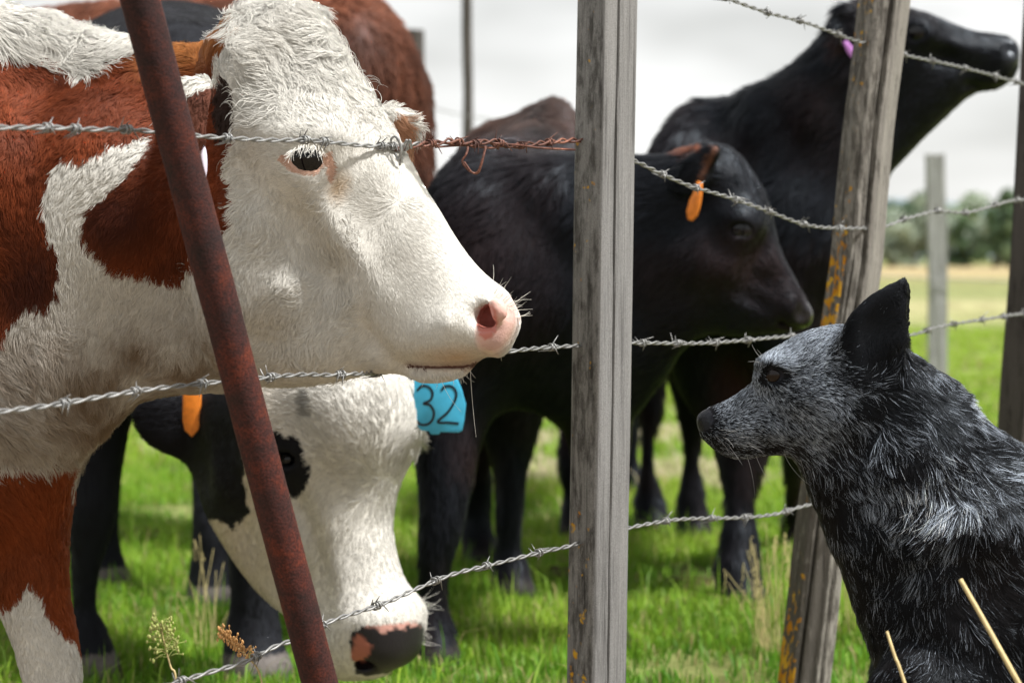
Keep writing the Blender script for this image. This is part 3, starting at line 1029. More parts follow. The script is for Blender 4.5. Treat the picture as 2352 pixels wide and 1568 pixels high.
# ------------------------------------------------------------------ rusty pipe
def mat_rust(name, c1, c2, c3, rough=.75):
    m, n, l, b = mat_new(name)
    tc = n.new('ShaderNodeTexCoord')
    n1 = n.new('ShaderNodeTexNoise'); n1.inputs['Scale'].default_value = 28; n1.inputs['Detail'].default_value = 8; n1.inputs['Roughness'].default_value = .7
    l.new(tc.outputs['Object'], n1.inputs['Vector'])
    r = ramp(n, [(.34, c1), (.5, c2), (.64, c3)])
    l.new(n1.outputs['Fac'], r.inputs[0])
    n2 = n.new('ShaderNodeTexNoise'); n2.inputs['Scale'].default_value = 420; n2.inputs['Detail'].default_value = 3
    l.new(tc.outputs['Object'], n2.inputs['Vector'])
    r2 = ramp(n, [(.35, (.55, .5, .5)), (.65, (1.35, 1.3, 1.3))])
    l.new(n2.outputs['Fac'], r2.inputs[0])
    mx = n.new('ShaderNodeMixRGB'); mx.blend_type = 'MULTIPLY'; mx.inputs[0].default_value = 1
    l.new(r.outputs[0], mx.inputs[1]); l.new(r2.outputs[0], mx.inputs[2])
    n9 = n.new('ShaderNodeTexNoise'); n9.inputs['Scale'].default_value = 6; n9.inputs['Detail'].default_value = 5
    l.new(tc.outputs['Object'], n9.inputs['Vector'])
    r9 = ramp(n, [(.35, (.55, .6, .7)), (.65, (1.5, 1.25, 1.0))]); l.new(n9.outputs['Fac'], r9.inputs[0])
    m9 = n.new('ShaderNodeMixRGB'); m9.blend_type = 'MULTIPLY'; m9.inputs[0].default_value = 1
    l.new(mx.outputs[0], m9.inputs[1]); l.new(r9.outputs[0], m9.inputs[2]); l.new(m9.outputs[0], b.inputs['Base Color'])
    b.inputs['Roughness'].default_value = rough; b.inputs['Specular IOR Level'].default_value = .35
    bp = n.new('ShaderNodeBump'); bp.inputs['Strength'].default_value = .5; bp.inputs['Distance'].default_value = .0012
    l.new(n2.outputs['Fac'], bp.inputs['Height']); l.new(bp.outputs[0], b.inputs['Normal'])
    return m


M_RUST = mat_rust('dark rust', (.020, .009, .009), (.042, .012, .010), (.085, .019, .009))
pt = at(256, -250, 2.28); pb = at(735, 1568, 2.49)
dr_ = (pb - pt) / (pb[2] - pt[2]); pb = pt + dr_ * (-.04 - pt[2])
Vp, Fp = tube(np.linspace(pb, pt, 40), .0185, 28)
Vp = np.array(Vp); Vp += (.0005 * np.stack([vnoise(Vp, 30, 3), vnoise(Vp, 30, 4), vnoise(Vp, 30, 5)], 1))
tag(new_mesh('metal_pipe', Vp, Fp, M_RUST), 'dark rusty metal pipe leaning across the cow\'s neck', 'pipe')

# ------------------------------------------------------------------ barbed wire
M_WIRE = mat_plain('galvanised wire', (.26, .26, .255), .45, .5, .5, var=.35, scale=140)
M_WIRE_R = mat_rust('rusted wire', (.04, .018, .014), (.11, .050, .038), (.20, .105, .08), .6)


def resample(path, step):
    d = np.r_[0, np.cumsum(np.linalg.norm(np.diff(path, axis=0), axis=1))]
    s = np.arange(0, d[-1], step)
    return np.stack([np.interp(s, d, path[:, i]) for i in range(3)], 1), s


def twisted(path, R=.0016, r=.00135, pitch=.046, step=.0045, sides=6, phase=0):
    p, s = resample(path, step)
    T = np.gradient(p, axis=0); T /= np.linalg.norm(T, axis=1)[:, None]
    n1 = np.cross(T, np.array([0, 0, 1.0])); n1 /= np.linalg.norm(n1, axis=1)[:, None]
    n2 = np.cross(n1, T)
    ph = 2 * math.pi * s / pitch + phase + .5 * np.sin(s * 9)
    out = []
    for o in (0, math.pi):
        q = p + R * (np.cos(ph + o)[:, None] * n1 + np.sin(ph + o)[:, None] * n2)
        out.append(tube(q, r, sides))
    return join(out), p, T


def barb_mesh(seed):
    r = np.random.default_rng(seed)
    parts = []
    for s in (-1, 1):
        t = np.linspace(0, 2.6 * math.pi, 22)
        cx = s * (.0012 + .0012 * t / 3) * 1.0
        ring = np.stack([cx * np.ones(22) if np.ndim(cx) == 0 else cx, .0040 * np.cos(t + s), .0040 * np.sin(t + s)], 1)
        e0 = ring[0] + np.array([-s * .003, .011 * (-math.sin(s)) * 1.0, .011 * math.cos(s)]) * r.uniform(.8, 1.25)
        e1 = ring[-1] + np.array([s * .006, -.011 * math.sin(2.6 * math.pi + s), .011 * math.cos(2.6 * math.pi + s)]) * r.uniform(.8, 1.25)
        path = np.vstack([e0, ring, e1])
        rr = np.full(len(path), .0010); rr[0] = .0003; rr[-1] = .0003
        parts.append(tube(path, rr, 5))
    V, Fc = join(parts)
    me = bpy.data.meshes.new('barb')
    me.from_pydata([tuple(map(float, v)) for v in V], [], Fc)
    me.polygons.foreach_set('use_smooth', np.ones(len(me.polygons), bool))
    return me


BARBS = [barb_mesh(s) for s in (1, 2, 3)]
BARBS_R = [b_.copy() for b_ in BARBS]
for b_ in BARBS: b_.materials.append(M_WIRE)
for b_ in BARBS_R: b_.materials.append(M_WIRE_R)


def wire(rows, label, mat, barbs, barb_px=None, gap=.105, back=.034, seed=0, extra=(), group='barbed wires of the near fence', R=.0016, r=.00135):
    """rows (px, py[, depth]); wires run along the fence line, stapled behind the posts"""
    pts = []
    for q in rows:
        Y = q[2] if len(q) > 2 else fence_Y(q[0]) + back
        pts.append(at(q[0], q[1], Y))
    pts = smooth_open(np.array(pts), 6)
    (V, Fc), p, T = twisted(pts, phase=seed, R=R, r=r)
    ex = [tube(smooth_open(np.array([at(*e_) for e_ in e]), 6), r * 1.0, 6) for e in extra]
    V, Fc = join([(V, Fc)] + ex)
    o = new_mesh('barbed_wire', V, Fc, mat)
    tag(o, label, 'wire', group)
    rr = np.random.default_rng(seed + 50)
    if barb_px:
        x, _ = proj(p)
        at_i = [int(np.argmin(np.abs(x - b))) for b in barb_px]
    else:
        d = np.r_[0, np.cumsum(np.linalg.norm(np.diff(p, axis=0), axis=1))]
        at_i = []; s = rr.uniform(.01, gap)
        while s < d[-1]:
            at_i.append(int(np.searchsorted(d, s))); s += gap * rr.uniform(.8, 1.2)
    for k, i in enumerate(at_i):
        i = min(i, len(p) - 1)
        b_ = bpy.data.objects.new('barb', barbs[k % 3])
        COL.objects.link(b_)
        X = Vector(T[i]); Z = Vector((0, 0, 1)); Yv = Z.cross(X).normalized(); Z = X.cross(Yv)
        M = Matrix((X, Yv, Z)).transposed().to_4x4()
        M = Matrix.Translation(Vector(p[i])) @ M @ Matrix.Rotation(rr.uniform(0, 6.28), 4, 'X')
        b_.matrix_world = M
        b_.parent = o
    return o


wire([(1300, -150), (1400, -108), (1560, -45), (1680, 0), (1760, 28), (1850, 52), (1900, 70), (1960, 92), (2030, 110), (2085, 128), (2180, 148), (2270, 170), (2320, 184), (2400, 200), (2600, 215)],
     'topmost barbed wire, crossing the sky to the raised head of the black cow', M_WIRE, BARBS, seed=1)
wire([(-260, 278), (-100, 286), (0, 293), (110, 293), (200, 297), (300, 298), (355, 303), (440, 311), (520, 317), (620, 322), (700, 322), (760, 327), (830, 334), (890, 336), (930, 333), (965, 330)],
     'grey barbed wire stretched across the cow\'s eye', M_WIRE, BARBS, barb_px=[-150, 108, 170, 292, 520, 700, 745, 876, 902], seed=2,
     extra=[[(905, 340, 2.68), (898, 322, 2.672), (906, 314, 2.668), (916, 322, 2.666), (921, 350, 2.668), (918, 380, 2.674)], [(912, 318, 2.672), (922, 340, 2.67), (915, 368, 2.67), (908, 352, 2.672)],
            [(925, 344, 2.69), (934, 322, 2.675), (938, 340, 2.69), (930, 346, 2.7)], [(932, 344, 2.69), (941, 322, 2.675), (945, 340, 2.69)]])
wire([(905, 344), (950, 334), (1000, 329), (1040, 323), (1080, 331), (1130, 324), (1170, 335), (1230, 330), (1320, 322), (1390, 330)],
     'rusty barbed wire spliced on beside the squared post, with a hanging loop', M_WIRE_R, BARBS_R, barb_px=[990, 1052, 1090, 1150, 1200, 1262], seed=3, R=.0024, r=.0014,
     extra=[[(1060, 324, 2.80), (1074, 338, 2.795), (1070, 356, 2.79), (1062, 372, 2.79), (1078, 392, 2.79), (1096, 398, 2.79), (1105, 380, 2.79), (1112, 352, 2.795), (1116, 336, 2.80)],
            [(1066, 372, 2.785), (1084, 396, 2.785), (1098, 394, 2.785), (1108, 366, 2.785), (1116, 340, 2.79)],
            [(1000, 338, 2.77), (1070, 334, 2.80), (1130, 340, 2.84), (1170, 332, 2.86), (1240, 340, 2.91), (1320, 344, 2.98)], [(980, 322, 2.76), (1050, 332, 2.79), (1110, 322, 2.83), (1145, 342, 2.85)]])
wire([(1390, 345), (1463, 372), (1500, 390), (1580, 425), (1680, 455), (1760, 483), (1830, 510), (1880, 521), (1915, 523), (1975, 524), (2030, 520), (2080, 503), (2150, 485), (2220, 488), (2290, 470), (2350, 458), (2600, 440)],
     'barbed wire sagging across the face of the black calf with the orange tag', M_WIRE, BARBS, seed=4)
wire([(-260, 985), (-100, 960), (0, 945), (120, 930), (250, 908), (350, 893), (450, 882), (520, 875), (600, 868), (690, 860), (760, 861, 2.60), (820, 858, 2.63), (870, 856, 2.72), (950, 845, 2.80), (1060, 830, 2.84), (1165, 808), (1240, 799), (1305, 795),
      (1380, 790), (1452, 787), (1600, 788), (1700, 782), (1810, 772), (1900, 771), (2000, 773), (2090, 769), (2150, 752), (2200, 742), (2300, 727), (2350, 720), (2600, 695)],
     'barbed wire running under the jaw of the red and white cow towards the dog', M_WIRE, BARBS, seed=5)
wire([(-100, 1740), (150, 1640), (400, 1568), (480, 1543), (560, 1520), (640, 1480), (680, 1468), (750, 1430), (790, 1415), (880, 1385), (960, 1350), (1040, 1318), (1140, 1293), (1240, 1268), (1308, 1253), (1380, 1230), (1447, 1211),
      (1560, 1192), (1700, 1188), (1780, 1180), (1840, 1163), (1900, 1150), (2100, 1110), (2300, 1070), (2600, 1020)],
     'lowest barbed wire, passing before the muzzle of the white-faced cow', M_WIRE, BARBS, seed=6)
for rows, lb in (([(700, 215), (950, 243), (1010, 252), (1072, 266), (1300, 300)], 'thin wire strung between the two far posts against the sky'),
                 ([(1700, 620), (2148, 640), (2600, 655)], 'thin far wire on the pale grey post')):
    p_ = smooth_open(np.array([at(x, y, FY - .06) for x, y in rows]), 5)
    tag(new_mesh('fence_wire', *tube(p_, .0035, 5), M_WIRE), lb, 'wire', 'wires of the far fence')

# ------------------------------------------------------------------ weeds and stalks close to us
M_STRAW = mat_plain('dry straw', (.52, .41, .20), .55, .3, var=.2, scale=120)
M_POD = mat_plain('green seed pods', (.30, .32, .10), .5, .3, var=.3, scale=200)
M_POD_B = mat_plain('ripe seed pods', (.50, .27, .10), .5, .3, var=.3, scale=200)
for rows, r0, lb in (([(2206, 1330, 2.30), (2262, 1428, 2.28), (2340, 1568, 2.25), (2560, 1960, 2.2), (2800, 2420, 2.16)], .0022, 'thick straw stalk leaning across the dog\'s shoulder'),
                     ([(2037, 1449, 2.36), (2055, 1505, 2.35), (2078, 1568, 2.34), (2180, 1900, 2.3), (2300, 2340, 2.28)], .0015, 'thin straw stalk before the dog\'s chest')):
    p_ = smooth_open(np.array([at(*q) for q in rows]), 6); p_[-1][2] = -.01
    tag(new_mesh('dry_stalk', *tube(p_, np.linspace(r0, r0 * 1.3, len(p_)), 8), M_STRAW), lb, 'stalk', 'dry stalks before the dog')


def weed(rows, mat_pod, n, spread, pod, label, seed, t_from=0.0, t_to=.5):
    r = np.random.default_rng(seed)
    p = smooth_open(np.array([at(*q) for q in rows]), 8); p[-1][2] = -.005
    root = bpy.data.objects.new('weed', None); root.location = p[-1]; COL.objects.link(root); bpy.context.view_layer.update()
    tag(root, label, 'weed', 'seeding weeds by the pipe')
    new_mesh('stem', *tube(p, np.linspace(.0006, .0014, len(p)), 6), M_STRAW, parent=root)
    ps = []
    for i in range(n):
        t = t_from + (t_to - t_from) * i / n
        c = p[int(t * (len(p) - 1))]
        a = r.random() * 6.28
        s = spread * (.5 + .8 * t / max(t_to, .01)) * r.uniform(.6, 1.1)
        q = c + np.array([math.cos(a) * s, math.sin(a) * s, .004 + r.normal() * .004])
        ps.append(tube(np.array([c, (c + q) / 2 + np.array([0, 0, .002]), q]), .0003, 4))
        ps.append(sphere_mesh(q, np.array([.6, .6, 1.0]) * pod * r.uniform(.7, 1.2), seg=6, rings=4))
    new_mesh('seed_head', *join(ps), mat_pod, parent=root)


weed([(368, 1432, 2.44), (376, 1470, 2.44), (392, 1530, 2.44), (405, 1568, 2.44), (415, 1800, 2.45), (420, 2240, 2.45)], M_POD, 90, .016, .0022, 'weed with a loose head of greenish seed pods', 5, 0, .34)
weed([(506, 1455, 2.5), (535, 1478, 2.5), (570, 1510, 2.5), (600, 1560, 2.5), (630, 1750, 2.5), (640, 2200, 2.5)], M_POD_B, 110, .0075, .0020, 'weed with a bent golden brown seed spike', 6, 0, .42)


# tall dry grass and dung pats on the pasture
def tall_grass(px, Y, n, label, seed):
    r = np.random.default_rng(seed)
    b0 = at(px, gy0(Y), Y)
    ps = []
    for i in range(n):
        q = np.array([b0[0] + r.normal() * .018, b0[1] + r.normal() * .03, -.005])
        h = r.uniform(.12, .25); a = r.normal(size=2) * .03
        path = np.array([q, q + [a[0] * .3, a[1] * .3, h * .5], q + [a[0], a[1], h]])
        ps.append(tube(smooth_open(path, 4), np.linspace(.0011, .0004, 9), 4))
        if r.random() < .6:
            for k in range(7):
                c = q + [a[0], a[1], h - .006 * k] + r.normal(size=3) * .0015
                ps.append(sphere_mesh(c, (.0012, .0012, .003), seg=5, rings=3))
    tag(new_mesh('tall_grass', *join(ps), M_STRAW_P), label, 'grass tuft', 'tufts of tall dry grass', 'thing')


def gy0(Y):
    return 590 + CAM_H * FPX / Y


M_STRAW_P = mat_plain('pale dry grass', (.55, .47, .22), .7, .2, var=.3, scale=60)
tall_grass(1765, 4.35, 26, 'tuft of tall pale dry grass left of the leaning post', 3)
tall_grass(1985, 4.6, 14, 'small tuft of dry grass between the leaning post and the dog', 4)
tall_grass(470, 4.4, 10, 'thin tuft of dry grass among the legs of the white-faced cow', 5)
M_DUNG = mat_plain('dried dung', (.075, .05, .03), .95, .1, var=.5, scale=30)
for i, (px, Y, sx, lb) in enumerate(((1275, 5.4, .13, 'dark dung pat on the grass left of the squared post'), (1600, 5.25, .14, 'dark dung pat on the grass between the two fence posts'),
                                     (330, 6.2, .16, 'dung pat in the grass between the legs at the left'), (1530, 7.4, .18, 'farther dung pat behind the calf legs'))):
    c = at(px, gy0(Y), Y)
    n_ = 28
    V_, F_ = [], []
    for ri, (rr_, z_) in enumerate(((1.0, -.004), (.96, .014), (.7, .024), (.4, .022), (.15, .030))):
        for k in range(n_):
            a = 2 * math.pi * k / n_
            w_ = 1 + .18 * math.sin(3 * a + i) + .10 * math.sin(7 * a + 2 * i)
            V_.append((c[0] + math.cos(a) * sx * .55 * rr_ * w_, c[1] + math.sin(a) * sx * .5 * rr_ * w_, z_ + .004 * math.sin(5 * a + ri)))
        if ri:
            F_ += [((ri - 1) * n_ + k, (ri - 1) * n_ + (k + 1) % n_, ri * n_ + (k + 1) % n_, ri * n_ + k) for k in range(n_)]
    F_.append(tuple(4 * n_ + k for k in range(n_)))
    tag(new_mesh('dung_pat', V_, F_, M_DUNG), lb, 'dung', 'dung pats in the pasture')
# ------------------------------------------------------------------ cattle
def L8(r, g, b):
    f = lambda c: (c / 255 / 12.92) if c / 255 <= 0.04045 else ((c / 255 + 0.055) / 1.055) ** 2.4
    return np.array([f(r), f(g), f(b)])


def leg(F, rows, k=0.03, flat=None):
    """rows (px, py, half width in px, depth)"""
    p = []
    for px, py, hw, Y in rows:
        p.append(np.append(at(px, py, Y), hw * Y / FPX))
    F.limb(np.array(p), k, flat)


def gy(Y):
    return 590 + CAM_H * FPX / Y


def hoof(F, px, Y, r=0.045):
    g = at(px, gy(Y), Y); g[2] = 0.0
    F.limb(np.array([[g[0], g[1], 0.07, r * 0.85], [g[0] + 0.01, g[1] - 0.015, 0.012, r * 1.15]]), 0.02)


WHITE = np.array([0.75, 0.725, 0.665])
CREAM = np.array([0.60, 0.50, 0.37])
TAN = np.array([0.20, 0.140, 0.090])
RED = np.array([0.155, 0.032, 0.008])
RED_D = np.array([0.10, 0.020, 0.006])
GINGER = np.array([0.42, 0.17, 0.045])
BLACK = np.array([0.010, 0.010, 0.013])
PINK = np.array([0.70, 0.42, 0.36])

# ---------------------------------------------------------------- red and white cow, head through the fence
HF = frame_at(700, 360, 2.735, 18)
F = Field(axis(-2.35, 0.10, -0.61, 0.045, 0.0045, 0.03),
          axis(2.45, 3.5, 2.52, 2.98, 0.0052, 0.03),
          axis(-0.03, 1.12, 0.30, 1.03, 0.0045, 0.02))
# barrel, quarters and legs beyond the left edge of the picture
F.limb(np.array([[-0.80, 3.02, 0.69, 0.27], [-1.2, 3.08, 0.66, 0.32], [-1.6, 3.12, 0.68, 0.31], [-1.95, 3.15, 0.74, 0.25]]), 0.08)
F.limb(np.array([[-2.0, 3.02, 0.70, 0.16], [-2.02, 3.0, 0.48, 0.09], [-2.1, 3.0, 0.36, 0.055], [-2.06, 3.0, 0.15, 0.042], [-2.05, 3.0, 0.02, 0.055]]), 0.05)
F.limb(np.array([[-2.0, 3.27, 0.70, 0.16], [-1.95, 3.3, 0.48, 0.09], [-2.02, 3.3, 0.36, 0.055], [-1.98, 3.3, 0.15, 0.042], [-1.97, 3.3, 0.02, 0.055]]), 0.05)
F.limb(np.array([[-2.17, 3.15, 0.92, 0.04], [-2.25, 3.15, 0.75, 0.025], [-2.26, 3.15, 0.45, 0.02], [-2.26, 3.15, 0.3, 0.035]]), 0.04)
NF = frame_at(200, 500, 2.88, 0)
F.slab(NF, [(-500, -50), (-300, -75), (-100, -45), (0, 12), (90, 30), (150, 55), (220, 76), (300, 100), (400, 106), (470, 104),
            (560, 100), (650, 170), (690, 400), (660, 700), (580, 870), (490, 895), (420, 900), (335, 914), (288, 948), (240, 996),
            (190, 1040), (130, 1090), (70, 1152), (15, 1192), (-60, 1220), (-200, 1245), (-500, 1240)],
       [(560, 500, .085, .12, .02), (560, 150, .05, .07, .02), (300, 450, .125, .16, 0), (0, 450, .17, .2, -.04), (-350, 500, .24, .25, -.1),
        (560, 800, .07, .08, .02), (350, 800, .085, .1, 0), (100, 900, .11, .12, 0), (30, 1130, .06, .07, 0), (-300, 1150, .1, .12, -.05),
        (100, 60, .05, .07, -.02), (400, 150, .06, .08, 0)],
       k=0.06, bumps=[(300, 620, 60, 160, 20, .012), (100, 420, 40, 200, 10, -.010), (520, 640, 40, 120, 0, -.012), (350, 790, 14, 90, 5, -.006), (160, 700, 50, 160, 10, .01)])
# near and far foreleg
leg(F, [(-20, 900, 150, 2.93), (30, 1080, 130, 2.92), (62, 1220, 92, 2.90), (78, 1370, 80, 2.90), (100, 1450, 74, 2.90), (122, 1560, 66, 2.90),
        (130, 1680, 58, 2.90), (132, 1820, 54, 2.90), (140, 1930, 62, 2.90)], 0.05)
hoof(F, 140, 2.90)
leg(F, [(-180, 950, 130, 3.18), (-190, 1200, 85, 3.18), (-190, 1450, 62, 3.18), (-190, 1700, 52, 3.18), (-190, 1830, 58, 3.18)], 0.05)
hoof(F, -190, 3.18)
# head
F.slab(HF, [(480, 130), (508, 88), (532, 46), (572, 22), (625, 14), (680, 20), (722, 40), (752, 76), (780, 115), (806, 155), (834, 200),
            (862, 243), (890, 300), (920, 360), (950, 412), (985, 462), (1012, 503), (1050, 562), (1090, 612), (1126, 644), (1156, 666),
            (1178, 702), (1188, 729), (1187, 752), (1174, 784), (1160, 812), (1136, 828), (1112, 838), (1090, 856), (1048, 874), (1002, 881), (962, 878),
            (934, 864), (900, 857), (850, 858), (790, 872), (720, 882), (640, 884), (560, 872), (500, 820), (470, 700), (455, 500), (455, 300)],
       [(640, 60, .055, .08, 0), (760, 120, .06, .08, 0), (620, 200, .09, .1, 0), (700, 300, .102, .11, 0), (800, 300, .09, .1, 0),
        (860, 380, .078, .09, 0), (600, 450, .1, .13, 0), (700, 480, .098, .13, 0), (820, 500, .082, .11, 0), (930, 520, .062, .08, 0),
        (600, 650, .092, .13, 0), (700, 680, .086, .12, 0), (820, 660, .068, .1, 0), (950, 640, .060, .09, 0), (1040, 680, .060, .085, 0),
        (1110, 720, .064, .075, 0), (1160, 740, .060, .065, 0), (1060, 790, .060, .07, 0), (960, 790, .056, .07, 0), (850, 800, .056, .08, 0),
        (700, 820, .065, .08, 0), (1020, 855, .04, .05, 0), (480, 500, .09, .1, 0)],
       k=0.045, n_exp=2.3,
       bumps=[(700, 330, 60, 45, 0, 0.0096), (790, 430, 45, 22, 55, 0.0112), (845, 540, 90, 20, 55, 0.0096), (770, 560, 90, 30, 60, -0.0096),
              (610, 640, 80, 110, 0, 0.0128), (730, 740, 60, 30, -20, -0.0096), (810, 650, 30, 60, 0, -0.0096), (900, 700, 40, 70, 20, 0.0080), (915, 800, 14, 40, -30, -0.0160),
              (885, 760, 12, 50, 10, -0.0128), (1030, 770, 80, 40, -10, 0.0096), (1075, 745, 14, 50, 0, 0.0064), (640, 420, 30, 60, 0, -0.0064),
              (620, 120, 70, 60, 0, .01), (560, 500, 16, 120, 0, -0.0128), (690, 500, 20, 120, 15, 0.0064), (760, 640, 24, 14, 40, 0.0024),
              (820, 585, 14, 30, 20, 0.0019), (660, 700, 26, 14, 30, 0.0019), (770, 690, 40, 10, 70, -0.0029), (735, 650, 30, 9, 40, 0.0024), (640, 760, 50, 14, 20, -0.0029),
              (860, 640, 40, 12, 60, 0.0019), (830, 720, 40, 12, 80, -0.0024), (640, 560, 40, 12, 30, -0.0019), (560, 600, 30, 12, 60, 0.0024)])
# orbit, eye opening
F.ball(at(704, 358, 2.660), .046, 0.03)
ea = np.array([[math.cos(.10), 0, -math.sin(.10)], [0, 1, 0], [math.sin(.10), 0, math.cos(.10)]])
F.ball(at(700, 318, 2.640), (.034, .022, .010), 0.012, ea)                # brow lid
F.ball(at(704, 365, 2.606), (.0215, .024, .0104), 0.004, ea, sub=True)
F.limb(np.array([np.append(at(748, 372, 2.606), .004), np.append(at(765, 400, 2.606), .004)]), 0.006, sub=True)
# near ear, far ear
EF = frame_at(430, 260, 2.588, -16)
F.slab(EF, [(500, 180), (450, 176), (405, 190), (372, 240), (345, 312), (372, 338), (425, 352), (466, 352), (480, 300), (496, 235), (525, 215)],
       [(430, 260, .012, .03, 0), (500, 200, .022, .03, -.02), (350, 310, .006, .02, -.01), (480, 240, .016, .03, 0), (420, 190, .010, .02, 0)], k=0.010)
F.ball(at(511, 262, 2.60), (.013, .045, .036), 0.008, sub=True)
EF2 = frame_at(920, 300, 2.80, 20)
F.slab(EF2, [(850, 250), (890, 238), (930, 246), (960, 270), (977, 305), (978, 345), (966, 376), (944, 392), (920, 400), (870, 330)],
       [(920, 300, .012, .03, 0), (970, 330, .007, .02, .006)], k=0.02)
F.ball(at(915, 318, 2.782), (.020, .012, .038), 0.008, np.array([[.9, 0, .43], [0, 1, 0], [-.43, 0, .9]]), sub=True)
# nostrils, mouth, chin
F.limb(np.array([np.append(at(1103, 692, 2.603), .012), np.append(at(1102, 722, 2.600), .017), np.append(at(1128, 752, 2.602), .014)]), 0.010, sub=True)
F.limb(np.array([np.append(at(1102, 720, 2.60), .015), np.append(at(1130, 728, 2.66), .013)]), 0.005, sub=True)
F.limb(np.array([np.append(at(1150, 716, 2.612), .010), np.append(at(1140, 694, 2.612), .008)]), 0.02)
MOUTH = ((926, 833), (938, 838), (955, 841), (1000, 843), (1065, 840), (1112, 829))
for rr, kk in ((.0065, .018), (.0019, .003)):
    F.limb(np.array([np.append(at(x, y, 2.618 + .01 * abs(x - 1040) / 100), rr * (.6 if x < 930 else 1)) for x, y in MOUTH]), kk, flat=((0, 1, 0), 8), sub=True)

BR1 = [(-900, 95), (0, 108), (100, 132), (150, 150), (200, 178), (240, 142), (290, 112), (400, 80), (470, 80), (500, 62), (545, 56), (552, 88),
       (517, 120), (490, 150), (505, 178), (520, 230), (480, 300), (360, 305), (330, 310), (245, 340), (190, 372), (145, 360), (110, 400),
       (100, 460), (110, 540), (137, 600), (122, 680), (100, 720), (60, 700), (30, 742), (0, 770), (-900, 900)]
BR2 = [(350, 300), (480, 290), (528, 228), (537, 300), (515, 400), (530, 480), (543, 510), (515, 540), (460, 600), (430, 612), (395, 650), (330, 632),
       (280, 622), (235, 592), (205, 565), (188, 520), (200, 480), (245, 440), (300, 402), (345, 345)]
EAR_B = [(500, 190), (440, 192), (400, 215), (360, 300), (420, 352), (466, 352), (482, 290)]
LEG_B = [(-300, 1090), (170, 1060), (170, 1400), (190, 1500), (178, 1500), (150, 1458), (118, 1420), (98, 1362), (62, 1338), (20, 1385), (-300, 1400)]


def nose_mask(x, y):
    e = np.hypot((x - 1140) * .94 + (y - 745) * .34, 0) / 46
    f = np.abs(-(x - 1140) * .34 + (y - 745) * .94) / 72
    return np.clip((1.12 - np.hypot(e, f)) / .28, 0, 1)


def cow_zone(V):
    """1 red, 2 bare pink, 3 eye rim, 4 ear inside, 0 white"""
    x, y = proj(V)
    jx = 9 * vnoise(V, 60, 1) + 5 * vnoise(V, 190, 2); jy = 9 * vnoise(V, 60, 3) + 5 * vnoise(V, 190, 4)
    X, Y = x + jx, y + jy
    z = np.zeros(len(V), int)
    far = V[:, 0] < -0.66
    z[in_poly(X, Y, BR1) | in_poly(X, Y, BR2)] = 1
    z[in_poly(X, Y, LEG_B) & (V[:, 2] < 0.56)] = 1
    z[far & (V[:, 2] > 0.42 + 0.05 * vnoise(V, 8, 3)) & (V[:, 2] < 0.97)] = 1
    z[in_poly(X, Y, EAR_B) & (V[:, 1] < 2.70)] = 1
    z[(V[:, 2] > 0.36) & (y > 1090) & (x > -300) & (x < 175) & (V[:, 1] > 2.99) & (y < 1400)] = 1
    fr = in_poly(X, Y, [(400, 160), (505, 160), (508, 200), (470, 202), (430, 206), (404, 228), (385, 235)]) & (V[:, 1] < 2.68)
    z[fr] = 0
    z[((x - 514) / 23) ** 2 + ((y - 258) / 70) ** 2 < 1] = 4
    z[(((x - 915) / 34) ** 2 + ((y - 322) / 60) ** 2 < 1) & (V[:, 1] > 2.745)] = 4
    e = ((X - 704) / 74) ** 2 + ((Y - 364) / 42) ** 2
    z[(e < .78) & (Y > 352) & (V[:, 1] < 2.70)] = 3
    z[(((x - 766) / 14) ** 2 + ((y - 396) / 28) ** 2 < 1) & (V[:, 1] < 2.70)] = 3
    ins = nose_mask(x + 0.5 * jx, y + 0.5 * jy) > .35
    z[ins & (V[:, 1] < 2.9)] = 2
    return z, x, y


